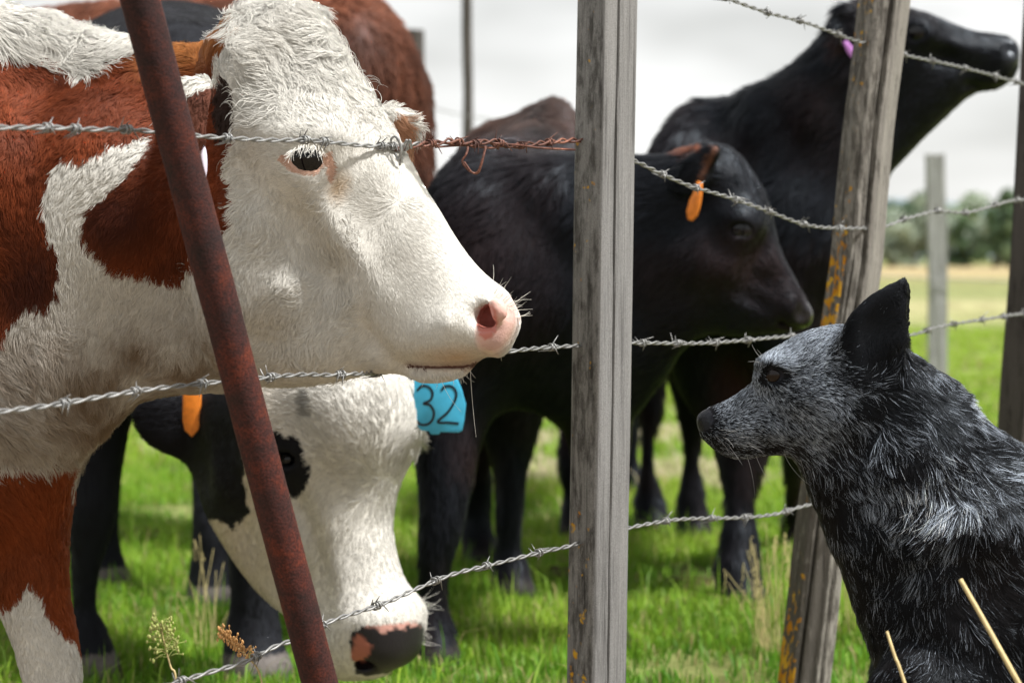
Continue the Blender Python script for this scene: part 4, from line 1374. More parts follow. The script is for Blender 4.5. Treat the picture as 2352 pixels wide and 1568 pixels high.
def cow_colour(V, N):
    z, x, y = cow_zone(V)
    n1 = vnoise(V, 22, 11)[:, None]; n2 = vnoise(V, 90, 12)[:, None]
    stain_shade = np.clip((y - 590) / 240, 0, 1) * np.clip((720 - x) / 260, 0, 1) * (0.72 + 0.35 * n1[:, 0] + .2 * n2[:, 0])  # tan neck stain, deepened with painted underside shade
    stain_shade = np.clip(stain_shade * np.clip(1.25 - np.clip((y - 900) / 330, 0, 1), .3, 1), 0, 1)
    stain_shade = np.where(y > 1180, stain_shade * np.clip((1500 - y) / 320, 0, 1) * 0.6, stain_shade)
    face = np.clip((x - 560) / 200, 0, 1)
    w = WHITE * (1 - 0.05 * (1 - n1)) + 0.015 * n2
    w = w * (1 - 0.10 * np.clip(n1 - 0.2, 0, 1) * face[:, None])
    w = w * (1 - stain_shade[:, None]) + TAN * stain_shade[:, None]
    lip = np.clip(1 - np.hypot((x - 1045) / 110, (y - 820) / 40), 0, 1)[:, None]
    w = w * (1 - 0.8 * lip) + CREAM * np.array([1.0, .8, .62]) * 0.8 * lip
    tear = np.clip(1 - np.hypot((x - 785) / 42, (y - 430) / 44), 0, 1)[:, None]
    w = w * (1 - .9 * tear) + CREAM * np.array([.75, .62, .48]) * .9 * tear
    c = w.copy()
    red = RED * (1 + 0.35 * n1 + .15 * n2)
    gin = np.clip((190 - y) / 120, 0, 1)[:, None] * np.clip((x - 280) / 60, 0, 1)[:, None]
    red = red * (1 - gin) + GINGER * gin
    dk = np.clip(1.25 - np.hypot((x - 260) / 110, (y - 500) / 90), 0, 1) + np.clip(1.2 - np.hypot((x - 60) / 110, (y - 650) / 110), 0, 1)  # neck fold shadow painted into the red hair as darker patches
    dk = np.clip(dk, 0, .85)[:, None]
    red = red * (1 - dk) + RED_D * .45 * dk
    red = np.where((y > 1060)[:, None], red * np.array([1.25, 1.25, 1.0]), red)
    earb = (in_poly(x, y, EAR_B) & (V[:, 1] < 2.66))[:, None]
    red = np.where(earb, np.array([.15, .055, .035]) * (1 + .3 * n2), red)
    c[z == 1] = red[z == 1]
    nm = (nose_mask(x, y) * (V[:, 1] < 2.9))[:, None]
    rim = np.clip(np.hypot((x - 1160) / 60, (y - 700) / 50), 0, 1)[:, None]
    pk = (PINK * (1.12 - .22 * rim)) * (1 + .14 * n2) + np.array([.02, -.03, -.04]) * n1
    c = c * (1 - nm) + pk * nm
    c[z == 3] = (np.array([.58, .36, .27]) * (1 + .15 * n2))[z == 3]
    c[z == 4] = np.where((x > 800)[:, None], np.array([.46, .25, .15]), np.array([.030, .015, .011]))[z == 4]
    inn = ((x - 1118) / 24) ** 2 + ((y - 738) / 42) ** 2 < 1
    c[inn & (z == 2)] = PINK * np.array([.75, .45, .42])
    mo = np.zeros(len(V), bool); md = np.full(len(V), 99.0)
    for a, b in zip(MOUTH[1:-1], MOUTH[2:]):
        t = np.clip(((x - a[0]) * (b[0] - a[0]) + (y - a[1]) * (b[1] - a[1])) / ((b[0] - a[0]) ** 2 + (b[1] - a[1]) ** 2), 0, 1)
        dd = np.hypot(x - a[0] - t * (b[0] - a[0]), y - a[1] - t * (b[1] - a[1]))
        mo |= dd < 4
        md = np.minimum(md, np.where(y < a[1] + 4, dd, dd * 2))
    lb_ = (np.clip(1 - md / 15, 0, 1) * .75 * (V[:, 1] < 2.9))[:, None]
    c = c * (1 - lb_) + np.array([.24, .125, .085]) * lb_
    c[mo & (V[:, 1] < 2.9)] = np.array([.10, .045, .035])
    return np.clip(c, 0.004, 0.85)


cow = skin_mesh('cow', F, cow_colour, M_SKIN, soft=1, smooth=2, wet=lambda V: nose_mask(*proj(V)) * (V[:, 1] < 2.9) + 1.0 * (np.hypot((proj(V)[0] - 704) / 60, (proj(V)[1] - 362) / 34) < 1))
tag(cow.o, 'red-brown and white cow pushing its white face through the barbed wire', 'cow')
CW = (905, 455)
cow_flow = flow_from([(540, 60, .5, -.9), (600, 40, .2, -1), (660, 40, -.1, -1), (740, 60, -.5, -.8), (560, 130, -.1, -1), (620, 160, -.6, -.6), (700, 160, -.3, -.8), (780, 200, .1, -1),
                      (600, 260, -.9, -.1), (700, 260, -.6, -.5), (800, 280, -.1, -1), (860, 360, .1, -1), (840, 420, -.7, -.3), (940, 430, .8, -.6),
                      (905, 420, -.1, -1), (870, 470, -1, .2), (905, 500, .1, 1), (950, 500, 1, .5), (1000, 560, .8, .9), (940, 600, .35, 1), (850, 540, -.5, .8),
                      (1050, 640, .6, .8), (1120, 680, .4, .8), (1000, 720, .1, 1), (1050, 780, .3, 1), (960, 820, .1, 1), (1050, 850, .5, .8),
                      (640, 360, -.8, .3), (760, 480, -.4, 1), (640, 480, -.6, .8), (700, 600, -.6, .8), (800, 620, -.4, 1), (800, 760, -.7, .6), (700, 780, -.8, .5),
                      (600, 600, -.7, .7), (560, 400, -.9, .5), (560, 700, -.6, .8), (600, 830, -.8, .5), (860, 830, -.8, .3),
                      (430, 160, -1, .05), (430, 250, -.5, .9), (300, 180, -1, .5), (300, 300, -.8, .7), (200, 260, -.5, .8), (100, 250, -.35, 1), (60, 400, -.1, 1),
                      (40, 600, 0, 1), (200, 420, -.5, .8), (120, 520, 0, 1), (300, 520, -.6, .7), (400, 580, -.5, .9), (420, 700, -.4, .9), (250, 750, -.3, .9),
                      (120, 850, .3, 1), (350, 850, -.4, .8), (100, 1000, .6, .9), (240, 960, .6, .6), (60, 1150, .5, .9), (0, 80, 1, .3), (100, 60, .9, .4), (200, 90, .9, .5), (260, 70, .6, -.3),
                      (80, 1250, 0, 1), (100, 1500, 0, 1), (930, 260, .6, .4), (970, 340, .2, 1), (480, 110, .7, -.6), (-300, 500, -.8, .5)])


def cow_len(P, n):
    z, x, y = cow_zone(P)
    L = idw(x, y, [(620, 60, .024), (560, 120, .022), (740, 90, .020), (680, 200, .019), (820, 260, .015), (700, 270, .012), (900, 450, .018), (850, 380, .018), (700, 420, .008), (800, 480, .011),
                   (640, 560, .012), (800, 620, .013), (1000, 600, .012), (1120, 660, .008), (1050, 760, .007), (1000, 850, .009), (850, 800, .012), (700, 760, .016), (560, 560, .022),
                   (400, 580, .018), (300, 250, .022), (100, 400, .022), (60, 60, .036), (200, 90, .040), (270, 80, .030), (250, 720, .024), (120, 900, .026), (380, 860, .022), (220, 1010, .034), (60, 1160, .040),
                   (80, 1300, .016), (100, 1500, .012), (430, 250, .007), (470, 280, .006), (445, 178, .020), (400, 195, .016), (512, 262, .008), (520, 330, .010), (515, 400, .010), (930, 250, .022), (960, 370, .034), (480, 100, .026), (545, 180, .008), (545, 260, .007), (560, 330, .010), (520, 500, .020)])[:, 0]
    L = np.where(z == 2, 0.0, L)
    L = np.where(z == 3, L * 0.35, L)
    L = np.where(np.hypot((x - 704) / 46, (y - 361) / 30) < 1, 0.0, L)
    return L * (1 + 0.2 * vnoise(P, 30, 4))


def cow_hair_colour(P0, n0, t, r):
    c = cow_colour(P0, n0)
    c = c * (0.86 + 0.28 * r.random(len(c)))[:, None]
    s = (0.80 + 0.28 * t)[None, :, None]
    return np.clip(c[:, None] * s, 0.004, 0.9)


def cow_weight(P, n):
    x, y = proj(P)
    w = np.where(in_view(P), 1.0, 0.06)
    w = np.where(n[:, 1] > 0.5, w * 0.35, w)
    return w


def face_share(P):
    x, y = proj(P)
    f = np.clip((x - 545) / 60, 0, 1) * np.clip((y - 190 - 0.10 * (x - 600)) / 150, 0, 1) * np.clip((900 - y) / 20, 0, 1)
    return f * ~((P[:, 1] > 2.76) & (x > 850) & (y < 400))


make_fur('coat', cow.V, cow.Q, cow.N, cow.o, 210000, lambda P, n: cow_weight(P, n) * (1 - face_share(P)), cow_flow, lambda P, n: 0.78 * cow_len(P, n), cow_hair_colour, M_FUR,
         radius=0.00040, lift=0.24, curl=0.55, curl_scale=24, clump=0.62, clump_size=0.010, k=7, seed=3, jitter=.13, wave=(.0016, .8, 60))
make_fur('face_hair', cow.V, cow.Q, cow.N, cow.o, 190000, lambda P, n: cow_weight(P, n) * face_share(P), cow_flow, lambda P, n: 0.60 * cow_len(P, n), cow_hair_colour, M_FUR,
         radius=0.00030, lift=0.12, curl=0.35, curl_scale=26, clump=0.3, clump_size=0.006, k=5, seed=4, jitter=.10)
make_fur('cheek_locks', cow.V, cow.Q, cow.N, cow.o, 26000,
         lambda P, n: (lambda x, y: (P[:, 1] < 2.8) * (np.exp(-(((x - 640) / 110) ** 2 + ((y - 680) / 130) ** 2)) + .7 * np.exp(-(((x - 300) / 190) ** 2 + ((y - 760) / 100) ** 2))))(*proj(P)),
         cow_flow, lambda P, n: np.full(len(P), .017) * (cow_zone(P)[0] == 0), cow_hair_colour, M_FUR,
         radius=0.00034, lift=0.20, curl=1.2, curl_scale=30, clump=0.85, clump_size=0.011, k=8, seed=6, jitter=.08, wave=(.0022, 1.0, 50))
# long curls of the poll and the mane
make_fur('forelock', cow.V, cow.Q, cow.N, cow.o, 34000,
         lambda P, n: (lambda x, y: ((x > 555 - .4 * (150 - np.minimum(y, 150))) | (x < 400)) * (np.exp(-(((x - 650) / 120) ** 2 + ((y - 70) / 95) ** 2)) + 0.9 * np.exp(-(((x - 130) / 170) ** 2 + ((y - 50 - 0.25 * x) / 45) ** 2)) * (x < 300)) * (P[:, 1] < 3.2))(*proj(P)),
         cow_flow, lambda P, n: np.where(proj(P)[0] < 350, .034, .036) * (cow_zone(P)[0] == 0), cow_hair_colour, M_FUR,
         radius=0.00036, lift=0.34, curl=1.5, curl_scale=20, clump=0.9, clump_size=0.014, k=10, seed=5, droop=0.35, jitter=.08, wave=(.0055, 1.15, 24))
# eye, lashes, whiskers, ear tag
new_mesh('eye', *sphere_mesh(at(704, 362, 2.640), .0265), M_EYE, parent=cow.o)


def strands(name, roots, dirs, lens, col, mat, parent, rad=0.0004, bend=0.3, k=6, seed=0):
    r = np.random.default_rng(seed)
    n = len(roots)
    D = np.asarray(dirs, float); D /= np.linalg.norm(D, axis=1)[:, None]
    S = np.cross(D, r.normal(size=(n, 3))); S /= np.linalg.norm(S, axis=1)[:, None]
    t = np.linspace(0, 1, k)[None, :, None]
    P = np.asarray(roots)[:, None] + np.asarray(lens)[:, None, None] * (D[:, None] * t + S[:, None] * bend * t * t)
    c = np.ones((n, k, 3)) * np.asarray(col)
    rd = rad * (1 - 0.7 * t[..., 0]) * np.ones((n, 1))
    return new_hair(name, P, rd, c, D * 0 + np.array([0, -0.7, 0.7]), mat, parent)


def surf_points(an, pxs):
    out = []
    for px, py in pxs:
        h, n_ = hit(an, px, py)
        if h is not None: out.append((h, n_))
    return out


r_ = np.random.default_rng(11)
rt, di = [], []
for i in range(66):
    u = r_.random()
    x = 668 + 74 * u; y = 350 - 18 * math.sin(math.pi * min(max(u, 0), 1)) + r_.normal() * 4
    h, nn_ = hit(cow, x, y)
    if h is None: continue
    rt.append(h - np.array([0, .001, 0])); di.append([-.25 + (u - .5) * .9 + r_.normal() * .15, -.55, -.75 + r_.normal() * .2])
strands('eyelashes', rt, di, r_.uniform(.009, .017, len(rt)), WHITE, M_FUR, cow.o, 0.00035, 0.35, seed=1)
rt, di, ln = [], [], []
for i in range(22):
    k_ = r_.random()
    x = 1128 + 66 * k_; y = 660 + 62 * k_ ** 1.4 + r_.random() * 8
    h, nn_ = hit(cow, x - 4, y + 6)
    if h is None: continue
    rt.append(h); di.append([.55 + .35 * k_ + r_.normal() * .22, -.25 + r_.normal() * .3, .9 - .85 * k_ + r_.normal() * .22]); ln.append(r_.uniform(.010, .028))
for i in range(40):
    x = r_.uniform(960, 1120); y = 858 - abs(x - 1010) * .12
    h, nn_ = hit(cow, x, y)
    if h is None: continue
    rt.append(h); di.append([.3 + r_.normal() * .3, -.2, -1]); ln.append(r_.uniform(.006, .018))
h, nn_ = hit(cow, 1080, 846); rt.append(h); di.append([.05, -.1, -1]); ln.append(.075)
h, nn_ = hit(cow, 1010, 862); rt.append(h); di.append([.3, -.1, -1]); ln.append(.045)
strands('whiskers', rt, di, np.array(ln), np.array([.85, .82, .72]), M_FUR, cow.o, 0.0003, 0.3, seed=2)
M_TAG_PALE = mat_plain('pale tag plastic', (.72, .66, .78), .35, .5, var=.1)
V_, F_ = sphere_mesh(at(467, 375, 2.60), (.0045, .006, .020), seg=12, rings=8)
tg = new_mesh('ear_tag', V_, F_, M_TAG_PALE, parent=cow.o)
tg['label'] = 'pale lilac tag hanging below the ear'
# ---------------------------------------------------------------- black cow with a white face, head lowered under the first one
WFY = 3.62
WF = frame_at(720, 1200, WFY, 30)
F = Field(axis(-1.05, 0.12, -0.78, -0.08, 0.0048, 0.018), axis(3.35, 5.75, 3.40, 3.82, 0.0055, 0.014), axis(-0.03, 1.28, 0.08, 0.58, 0.0045, 0.018))
c0 = at(400, 360, 4.35); c1 = at(390, 340, 4.85); c2 = at(390, 330, 5.35)
F.limb(np.array([[*c0, .245], [*c1, .29], [*c2, .25]]), 0.08)
leg(F, [(290, 650, 150, 4.3), (225, 900, 95, 4.22), (213, 1080, 68, 4.18), (208, 1180, 62, 4.16), (200, 1270, 42, 4.15), (195, 1340, 33, 4.15), (195, 1450, 29, 4.15), (195, 1530, 36, 4.15)], 0.06)
hoof(F, 195, 4.15, .05)
leg(F, [(520, 650, 150, 4.3), (570, 900, 95, 4.22), (580, 1100, 72, 4.18), (580, 1250, 62, 4.16), (585, 1350, 58, 4.15), (582, 1440, 60, 4.15), (580, 1500, 56, 4.15), (580, 1540, 62, 4.15)], 0.06)
hoof(F, 580, 4.15, .055)
leg(F, [(470, 700, 120, 5.25), (480, 900, 70, 5.15), (490, 1080, 52, 5.05), (488, 1200, 48, 5.0), (485, 1330, 48, 5.0), (485, 1380, 52, 5.0)], 0.06)
hoof(F, 485, 5.0, .05)
leg(F, [(320, 700, 120, 5.3), (250, 950, 55, 5.3), (240, 1150, 38, 5.3), (235, 1300, 40, 5.3)], 0.06)
hoof(F, 235, 5.3, .05)
n0_, n1_, n2_ = at(470, 480, 4.2), at(600, 740, 4.0), at(680, 900, 3.8)
F.limb(np.array([[*n0_, .22], [*n1_, .165], [*n2_, .12]]), 0.08)
F.slab(WF, [(560, 850), (660, 815), (780, 805), (850, 825), (911, 869), (925, 900), (936, 951), (935, 990), (927, 1032), (911, 1075), (892, 1123), (881, 1166), (877, 1205), (885, 1248), (897, 1296), (913, 1339), (933, 1366), (950, 1400), (954, 1430), (951, 1478), (943, 1507), (925, 1530), (892, 1541), (879, 1553), (831, 1560), (788, 1556), (757, 1526), (728, 1478), (692, 1428), (653, 1398), (613, 1360), (567, 1302), (536, 1254), (508, 1208), (484, 1160), (472, 1112), (465, 1056), (464, 1008), (470, 950), (500, 890)],
       [(850, 900, .105, .10, 0), (680, 900, .10, .11, 0), (890, 1000, .105, .09, 0), (720, 1040, .105, .12, 0), (600, 1080, .085, .1, 0), (500, 1080, .05, .06, 0),
        (850, 1150, .085, .08, 0), (720, 1200, .08, .1, 0), (600, 1220, .06, .07, 0), (880, 1300, .066, .07, 0), (780, 1350, .064, .08, 0), (690, 1370, .05, .05, 0),
        (930, 1430, .078, .07, 0), (850, 1470, .080, .07, 0), (780, 1500, .070, .06, 0)],
       k=0.04, n_exp=2.2, res=.006,
       bumps=[(690, 960, 26, 70, -20, .012), (735, 1060, 14, 70, -15, -.010), (655, 1051, 34, 30, 0, .010), (740, 1190, 16, 70, -25, .008), (790, 1250, 18, 80, -15, -.008),
              (830, 1300, 18, 80, -10, .006), (620, 1160, 50, 50, 0, .006), (730, 1310, 24, 50, -30, -.006), (920, 1410, 40, 24, 0, .008)])
F.ball(at(662, 1052, 3.575), .036, 0.03)
F.ball(at(660, 1053, 3.535), (.02, .02, .011), 0.004, sub=True)
# nostrils and mouth
F.limb(np.array([np.append(at(826, 1478, 3.525), .011), np.append(at(838, 1512, 3.525), .016)]), 0.008, sub=True)
F.limb(np.array([np.append(at(945, 1450, 3.45), .009), np.append(at(945, 1475, 3.45), .013)]), 0.008, sub=True)
# ears: near one droops to the left, far one shows a tuft
F.slab(frame_at(390, 985, 3.70, -10), [(490, 905), (420, 900), (340, 905), (300, 935), (302, 970), (330, 1012), (375, 1042), (425, 1054), (470, 1056), (500, 1000)],
       [(400, 980, .016, .04, 0), (310, 950, .008, .02, 0)], k=0.03)
F.slab(frame_at(990, 920, 3.80, 20), [(900, 880), (980, 872), (1040, 872), (1050, 890), (1010, 930), (985, 985), (962, 1020), (930, 980)],
       [(990, 930, .012, .03, 0)], k=0.015)

WF_CHEEK = [(440, 700), (545, 860), (545, 905), (562, 1047), (567, 1085), (560, 1104), (572, 1152), (567, 1181), (538, 1212), (505, 1195), (440, 1180)]
WF_EYE = [(634, 994), (682, 1006), (694, 1047), (713, 1075), (706, 1109), (692, 1133), (677, 1150), (640, 1115), (605, 1060), (608, 1000)]
WF_NOSE = [(800, 1470), (808, 1446), (835, 1436), (880, 1432), (930, 1424), (965, 1424), (978, 1440), (976, 1480), (965, 1508), (940, 1530), (900, 1542), (850, 1552), (815, 1550), (808, 1510)]


def wf_zone(V):
    x, y = proj(V)
    jx = 7 * vnoise(V, 60, 1) + 4 * vnoise(V, 150, 2); jy = 7 * vnoise(V, 60, 3) + 4 * vnoise(V, 150, 4)
    X, Y = x + jx, y + jy
    z = np.ones(len(V), int)                      # 1 black
    headish = (V[:, 1] < 3.98 + 0.0 * x) & (y > 800) & (x > 455)
    z[headish] = 0
    z[headish & (in_poly(X, Y, WF_CHEEK) | in_poly(X, Y, WF_EYE))] = 1
    z[(x < 470) & (V[:, 1] < 3.9)] = 1
    z[(x > 972) & (y < 985)] = 1
    ins = in_poly(x + .5 * jx, y + .5 * jy, WF_NOSE) & (V[:, 1] < 3.75)
    pk = ((X - 905) / 60) ** 2 + ((Y - 1432) / 26) ** 2 < 1
    pk |= ((X - 835) / 30) ** 2 + ((Y - 1505) / 24) ** 2 < 1
    z[ins] = 2
    z[ins & pk] = 3
    return z, x, y


def wf_colour(V, N):
    z, x, y = wf_zone(V)
    n1 = vnoise(V, 20, 21)[:, None]; n2 = vnoise(V, 70, 22)[:, None]
    c = WHITE * (1 - .07 * (1 - n1)) + .015 * n2
    warm = np.clip((700 - x) / 160, 0, 1)[:, None] * .6 + np.clip((900 - y) / 120, 0, 1)[:, None] * .25
    c = c * (1 - warm) + CREAM * warm
    blk = BLACK * (1 + .3 * n1) + 0 * c
    blk = np.where(((V[:, 2] < 0.05) & (V[:, 1] > 4))[:, None], np.array([.16, .14, .13]), blk)
    c[z == 1] = blk[z == 1]
    nb = (in_poly(x, y, WF_NOSE) & (V[:, 1] < 3.75))
    q1 = np.hypot((x - 905) / 62, (y - 1426) / 24); q2 = np.hypot((x - 824) / 20, (y - 1492) / 27)
    pf = np.clip((1.05 - np.minimum(q1, q2) + .45 * n2[:, 0] + .3 * vnoise(V, 160, 23)) / .2, 0, 1)[:, None]
    pk_ = np.where((q2 < q1)[:, None], np.array([.38, .13, .09]), np.array([.56, .30, .25]))
    nose = np.array([.016, .013, .015]) * (1 - pf) + pk_ * pf
    c = np.where((z >= 2)[:, None], nose, c)
    gm = np.hypot((x - 700) / 14, (y - 935) / 30) + .5 * n2[:, 0] < 1
    c[gm & (z == 0)] *= .45
    return np.clip(c, .003, .85)


calf_wf = skin_mesh('cow', F, wf_colour, M_SKIN, soft=1, smooth=2, wet=lambda V: (wf_zone(V)[0] >= 2) * .55)
tag(calf_wf.o, 'black cow with a white face lowered to the grass behind the rusty pipe', 'cow')
wf_flow = flow_from([(880, 1125, 0, 1), (850, 1060, -.4, -.6), (900, 1060, .3, -1), (800, 1080, -.9, -.1), (800, 1150, -.8, .6), (940, 1100, .8, -.1), (850, 950, -.1, -1), (720, 950, -.6, -.3), (930, 950, .5, -.7),
                     (850, 1180, -.2, 1), (860, 1300, 0, 1), (880, 1390, .2, 1), (760, 1250, -.4, .9), (700, 1150, -.6, .7), (660, 1280, -.4, .9), (560, 1150, -.6, .8), (500, 1060, -.7, .6), (780, 1450, -.2, 1),
                     (400, 980, -1, .1), (400, 300, 0, 1), (220, 1200, 0, 1), (560, 1400, 0, 1), (980, 1000, .5, 1)])


def wf_len(P, n):
    z, x, y = wf_zone(P)
    L = idw(x, y, [(880, 900, .022), (880, 1100, .02), (720, 940, .018), (740, 1100, .014), (640, 1060, .008), (800, 1250, .014), (880, 1380, .010), (760, 1400, .009), (560, 1150, .010),
                   (400, 980, .016), (972, 1012, .05), (960, 900, .010), (960, 960, .010), (400, 100, .02), (220, 1300, .014), (580, 1400, .014)])[:, 0]
    return np.where(z >= 2, 0.0, L)


def coat_colour(colour, lo=.8, hi=1.25):
    def f(P0, n0, t, r):
        c = colour(P0, n0) * (0.8 + 0.4 * r.random(len(P0)))[:, None]
        return np.clip(c[:, None] * (lo + (hi - lo) * t)[None, :, None], .003, .88)
    return f


def view_weight(near=1.0):
    def f(P, n):
        w = np.where(in_view(P), near, 0.05)
        return np.where(n[:, 1] > 0.3, w * 0.3, w)
    return f


make_fur('coat', calf_wf.V, calf_wf.Q, calf_wf.N, calf_wf.o, 170000,
         lambda P, n: view_weight()(P, n) * np.where((P[:, 1] < 3.95), 1.0, .25), wf_flow, lambda P, n: .68 * wf_len(P, n), coat_colour(wf_colour, .82, 1.06), M_FUR,
         radius=0.00046, lift=0.18, curl=.4, curl_scale=24, clump=.5, clump_size=.010, k=5, seed=13, jitter=.12)
new_mesh('eye', *sphere_mesh(at(661, 1053, 3.565), .027), M_EYE, parent=calf_wf.o)
rt, di, ln = [], [], []
for i in range(34):
    y = r_.uniform(1345, 1530); x = 980 - abs(y - 1440) * .12
    h, nn_ = hit(calf_wf, x - 6, y)
    if h is None: continue
    rt.append(h); di.append([1, -.2 + r_.normal() * .3, .5 * (1430 - y) / 90 + r_.normal() * .25]); ln.append(r_.uniform(.01, .034))
strands('whiskers', rt, di, np.array(ln), np.array([.8, .78, .7]), M_FUR, calf_wf.o, 0.0003, 0.35, seed=4)

# ear tags of this cow
def plate(outline_px, frame, thick, rim=0.0):
    uv = frame_uv(frame, np.array([p[0] for p in outline_px], float), np.array([p[1] for p in outline_px], float))
    O, U, Vv, W = frame
    n = len(uv)
    c = uv.mean(0)
    rings = [(1 - rim, thick / 2), (1.0, thick / 2 - .0006), (1.0, -thick / 2 + .0006), (1 - rim, -thick / 2)]
    V, Fc = [], []
    for s, w in rings:
        for q in uv:
            p = c + (q - c) * s
            V.append(O + U * p[0] + Vv * p[1] + W * w)
    for i in range(3):
        for k in range(n):
            k2 = (k + 1) % n
            Fc.append((i * n + k, i * n + k2, (i + 1) * n + k2, (i + 1) * n + k))
    Fc.append(tuple(range(n))[::-1]); Fc.append(tuple(3 * n + k for k in range(n)))
    return V, Fc


M_TAG_O = mat_plain('orange tag plastic', (.88, .25, .03), .35, .5, var=.2, scale=90)
M_TAG_B = mat_plain('blue tag plastic', (.05, .40, .62), .35, .5, var=.12, scale=50)
M_TAG_P = mat_plain('violet tag plastic', (.55, .22, .62), .4, .5, var=.1)
M_INK = mat_plain('black marker ink', (.008, .008, .009), .6, .3)
tfr = frame_at(440, 950, 3.655, 10)
tg = new_mesh('ear_tag', *plate([(421, 900), (424, 890), (456, 892), (462, 905), (461, 970), (457, 985), (441, 1003), (425, 987), (420, 965)], tfr, .004, .06), M_TAG_O, parent=calf_wf.o)
tg['label'] = 'plain orange tag with a pointed lower end'
bfr = frame_at(1020, 930, 3.56, 6)
tgb = new_mesh('ear_tag', *plate([(952, 862), (1045, 858), (1060, 892), (1070, 928), (1066, 965), (1062, 988), (1054, 993), (1012, 991), (1008, 997), (990, 997), (986, 990), (968, 988), (955, 975), (950, 920)], bfr, .004, .04), M_TAG_B, parent=calf_wf.o)
tgb['label'] = 'blue tag with the number 32 in black'


def ink_stroke(pxs, frame, r):
    O, U, Vv, W = frame
    p = smooth_open(np.array(pxs, float), 6)
    uv = frame_uv(frame, p[:, 0], p[:, 1])
    V, Fc = [], []
    t = np.gradient(uv, axis=0); t /= np.linalg.norm(t, axis=1)[:, None]
    nn = np.stack([-t[:, 1], t[:, 0]], 1)
    for q, m in zip(uv, nn):
        for s in (-1, 1):
            for w in (.0021, .0026):
                a = q + m * r * s
                V.append(O + U * a[0] + Vv * a[1] + W * w)
    for i in range(len(uv) - 1):
        a, b = 4 * i, 4 * (i + 1)
        Fc += [(a + 1, a + 3, b + 3, b + 1), (a, b, b + 2, a + 2), (a, a + 1, b + 1, b), (a + 2, b + 2, b + 3, a + 3)]
    Fc += [(0, 2, 3, 1), tuple(4 * (len(uv) - 1) + k for k in (0, 1, 3, 2))]
    return V, Fc


d3 = ink_stroke([(958, 897), (970, 886), (986, 889), (994, 903), (989, 918), (974, 926), (988, 930), (997, 945), (994, 963), (982, 974), (966, 974), (958, 966)], bfr, .0018)
d2 = ink_stroke([(1014, 897), (1022, 887), (1038, 887), (1048, 900), (1046, 918), (1030, 945), (1006, 968), (1030, 970), (1054, 972)], bfr, .0018)
new_mesh('digit', *d3, M_INK, smooth=False, parent=tgb)
new_mesh('digit', *d2, M_INK, smooth=False, parent=tgb)

# ---------------------------------------------------------------- black calf that faces us and looks at the dog
F = Field(axis(-0.40, 0.62, 0.28, 0.56, 0.0045, 0.013), axis(3.95, 5.65, 4.10, 4.32, 0.005, 0.016), axis(-0.03, 1.10, 0.56, 0.93, 0.0045, 0.014))
F.limb(np.array([[*at(1225, 660, 4.42), .205], [*at(1228, 640, 4.75), .235], [*at(1222, 520, 5.15), .215], [*at(1225, 560, 5.35), .17]]), 0.07)
F.limb(np.array([[*at(1180, 420, 4.5), .06], [*at(1240, 340, 4.85), .05], [*at(1262, 268, 5.12), .035], [*at(1270, 330, 5.4), .05]]), 0.08)
F.ball(at(1120, 620, 4.42), (.13, .16, .22), .08)
F.ball(at(1160, 330, 5.15), (.06, .05, .04), .06)
leg(F, [(1090, 760, 110, 4.38), (1035, 960, 82, 4.32), (1022, 1120, 58, 4.28), (1012, 1210, 46, 4.26), (998, 1290, 34, 4.25), (996, 1420, 28, 4.25), (996, 1510, 31, 4.25)], 0.06)
hoof(F, 990, 4.25, .042)
leg(F, [(1330, 760, 110, 4.42), (1370, 960, 80, 4.42), (1382, 1120, 50, 4.42), (1384, 1250, 34, 4.42), (1384, 1400, 28, 4.42), (1384, 1460, 32, 4.42)], 0.06)
hoof(F, 1384, 4.42, .042)
leg(F, [(1170, 800, 120, 5.1), (1172, 980, 66, 5.1), (1172, 1080, 40, 5.08), (1170, 1180, 34, 5.07), (1168, 1280, 30, 5.07), (1172, 1350, 36, 5.07)], 0.06)
hoof(F, 1172, 5.07, .045)
leg(F, [(1120, 850, 100, 5.5), (1098, 1000, 44, 5.55), (1096, 1120, 36, 5.6), (1096, 1220, 30, 5.6), (1098, 1280, 33, 5.6)], 0.06)
hoof(F, 1098, 5.6, .045)
AF = frame_at(1680, 550, 4.24, 4)
F.slab(AF, [(1180, 430), (1250, 360), (1330, 356), (1400, 356), (1461, 358), (1514, 356), (1555, 348), (1583, 338), (1606, 328), (1630, 325), (1655, 332), (1680, 341), (1703, 360), (1722, 385),
            (1742, 416), (1756, 440), (1770, 482), (1777, 515), (1792, 574), (1808, 608), (1827, 643), (1852, 688), (1865, 708), (1868, 726), (1862, 746), (1838, 762),
            (1795, 764), (1745, 768), (1690, 772), (1630, 768), (1570, 800), (1500, 900), (1420, 980), (1330, 965), (1250, 940), (1180, 800)],
       [(1690, 400, .082, .08, 0), (1700, 520, .090, .09, 0), (1755, 580, .062, .07, 0), (1640, 600, .082, .1, 0), (1800, 660, .05, .06, 0), (1850, 720, .05, .05, 0), (1720, 720, .05, .06, 0),
        (1600, 720, .06, .08, -.01), (1560, 480, .075, .09, -.02), (1460, 480, .10, .12, -.05), (1350, 500, .14, .16, -.09), (1250, 600, .15, .18, -.12), (1450, 750, .10, .12, -.06), (1400, 930, .07, .08, -.08), (1280, 900, .1, .1, -.12)],
       k=0.05, res=.0045, bumps=[(1790, 600, 10, 60, -28, .006), (1735, 690, 40, 12, 25, -.008), (1690, 690, 40, 16, 10, .006), (1830, 700, 12, 30, -30, .006), (1725, 450, 14, 40, -25, .006), (1700, 500, 26, 22, 0, 0.0170), (1750, 560, 16, 60, 30, -0.0136), (1700, 590, 20, 50, 20, 0.0136), (1630, 620, 50, 70, 0, 0.0136), (1740, 640, 30, 20, 30, -0.0102), (1845, 715, 20, 22, 0, 0.0102)])
F.ball(at(1703, 524, 4.175), .034, .03)
